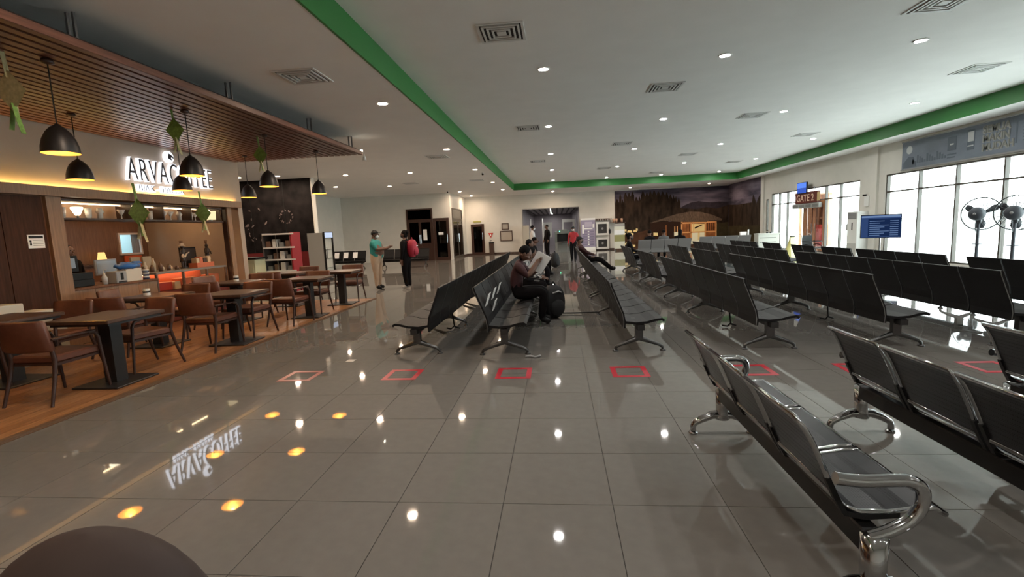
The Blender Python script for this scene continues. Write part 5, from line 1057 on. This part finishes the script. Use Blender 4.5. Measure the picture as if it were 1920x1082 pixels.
# man reading on the bench: leaning forward over a white sheet
person('man in a dark maroon shirt leaning over a white sheet on the bench', (-.70, 7.62, 0), FX, SIT, maroon, blk, scale=1.02, over=dict(chest=(0, .06, .84), waist=(0, .01, .67), neck=(0, .11, 1.0), skull=(0, .17, 1.075), crown=(0, .20, 1.155), shL=(-.18, .07, .94), shR=(.18, .07, .94), elL=(-.24, .24, .74), elR=(.25, .22, .76), wrL=(-.10, .40, .90), haL=(-.07, .43, .96), wrR=(.14, .36, .95), haR=(.10, .40, 1.01), knR=(.14, .47, .52), knL=(-.14, .47, .52)))
sh_ = MB().box(-.12, .12, -.004, .004, -.16, .16).build('white_sheet', paper, None, (-.29, 7.55, .98)); sh_.rotation_euler = (.35, math.radians(30), .25); tag(sh_, 'white sheet of paper held up by the reading man', 'sheet')
stripe = bpy.data.materials.new('striped_shirt'); stripe.use_nodes = True; nt = stripe.node_tree; b_ = nt.nodes['Principled BSDF']; b_.inputs['Roughness'].default_value = .8
tc = nt.nodes.new('ShaderNodeTexCoord'); wv = nt.nodes.new('ShaderNodeTexWave'); wv.inputs['Scale'].default_value = 9; rp = nt.nodes.new('ShaderNodeValToRGB'); rp.color_ramp.interpolation = 'CONSTANT'; rp.color_ramp.elements[1].position = .6; rp.color_ramp.elements[0].color = (.02, .02, .022, 1); rp.color_ramp.elements[1].color = (.42, .40, .38, 1)
nt.links.new(tc.outputs['Object'], wv.inputs[0]); nt.links.new(wv.outputs[0], rp.inputs[0]); nt.links.new(rp.outputs[0], b_.inputs[0])
person('seated person in a black and white striped shirt on the bench', (-.70, 9.0, 0), FX, SIT, stripe, blk, long_sleeve=True, over=dict(chest=(0, .06, .80), neck=(0, .14, .94), skull=(0, .2, 1.03), crown=(0, .22, 1.11), shL=(-.17, .08, .89), shR=(.17, .08, .89), wrL=(-.12, .38, .60), haL=(-.10, .45, .58), wrR=(.12, .38, .60), haR=(.1, .45, .58)))
person('seated person in grey clothes on the bench beyond the striped shirt', (-.70, 12.6, 0), FX, SIT, grey_c, dkjean, hair='long')
person('seated person in dark clothes on the far part of the same bench', (-.70, 15.6, 0), FX, SIT, blk, blk, hair='short')
person('staff member in a black vest over a white shirt standing by the passage', (-1.15, 22.6, 0), FX+.3, STAND, white_c, blk, long_sleeve=True, mask=mask_w, scale=1.0)
vst = MB()
person('staff member in dark clothes standing deeper by the white posts', (-.55, 26.0, 0), FNX+.5, STAND, blk, blk, long_sleeve=True, scale=1.02)
person('person in a long red jacket walking beside the benches', (.70, 21.3, 0), PI-.2, STAND, red_c, dkjean, long_sleeve=True, mask=mask_w, cap=black_plastic, scale=.92, over=dict(knL=(-.10, .10, .48), anL=(-.10, .14, .085), toL=(-.11, .28, .035), anR=(.10, -.12, .085), toR=(.11, .02, .035)))
person('person in a dark hat and maroon top reclining on the bench with outstretched legs', (.90, 15.6, 0), FX, SIT, maroon, blk, long_sleeve=True, cap=black_plastic, mask=mask_b, over=dict(chest=(0, -.14, .80), neck=(0, -.19, .95), skull=(0, -.18, 1.06), crown=(0, -.19, 1.145), shL=(-.17, -.17, .90), shR=(.17, -.17, .90), knL=(-.12, .45, .46), knR=(.12, .45, .46), anL=(-.12, .80, .12), anR=(.12, .84, .12), toL=(-.14, .88, .20), toR=(.14, .92, .20)))
person('seated woman with a hair bun and dark top on the far bench', (2.40, 16.1, 0), FX, SIT, blk, blk, hair='bun', mask=mask_b, long_sleeve=True)
person('seated traveller in dark clothes on the grey bench, alone at its end', (4.0, 21.42, 0), 0, SIT, blk, dkjean, over={}, hair='short', mask=mask_w)
person('seated traveller in a dark suit in the middle of the grey bench', (4.6, 21.42, 0), .0, SIT, grey_c, blk, hair='short', long_sleeve=True)
person('seated traveller leaning sideways on the grey bench', (5.3, 21.42, 0), -.3, SIT, blk, blk, hair='long', mask=mask_w)
person('cafe worker in black with a bare face behind the cash register', (-8.55, 7.62, .012), FX, STAND, blk, blk, skin=skin_m, hair='short', scale=.93)
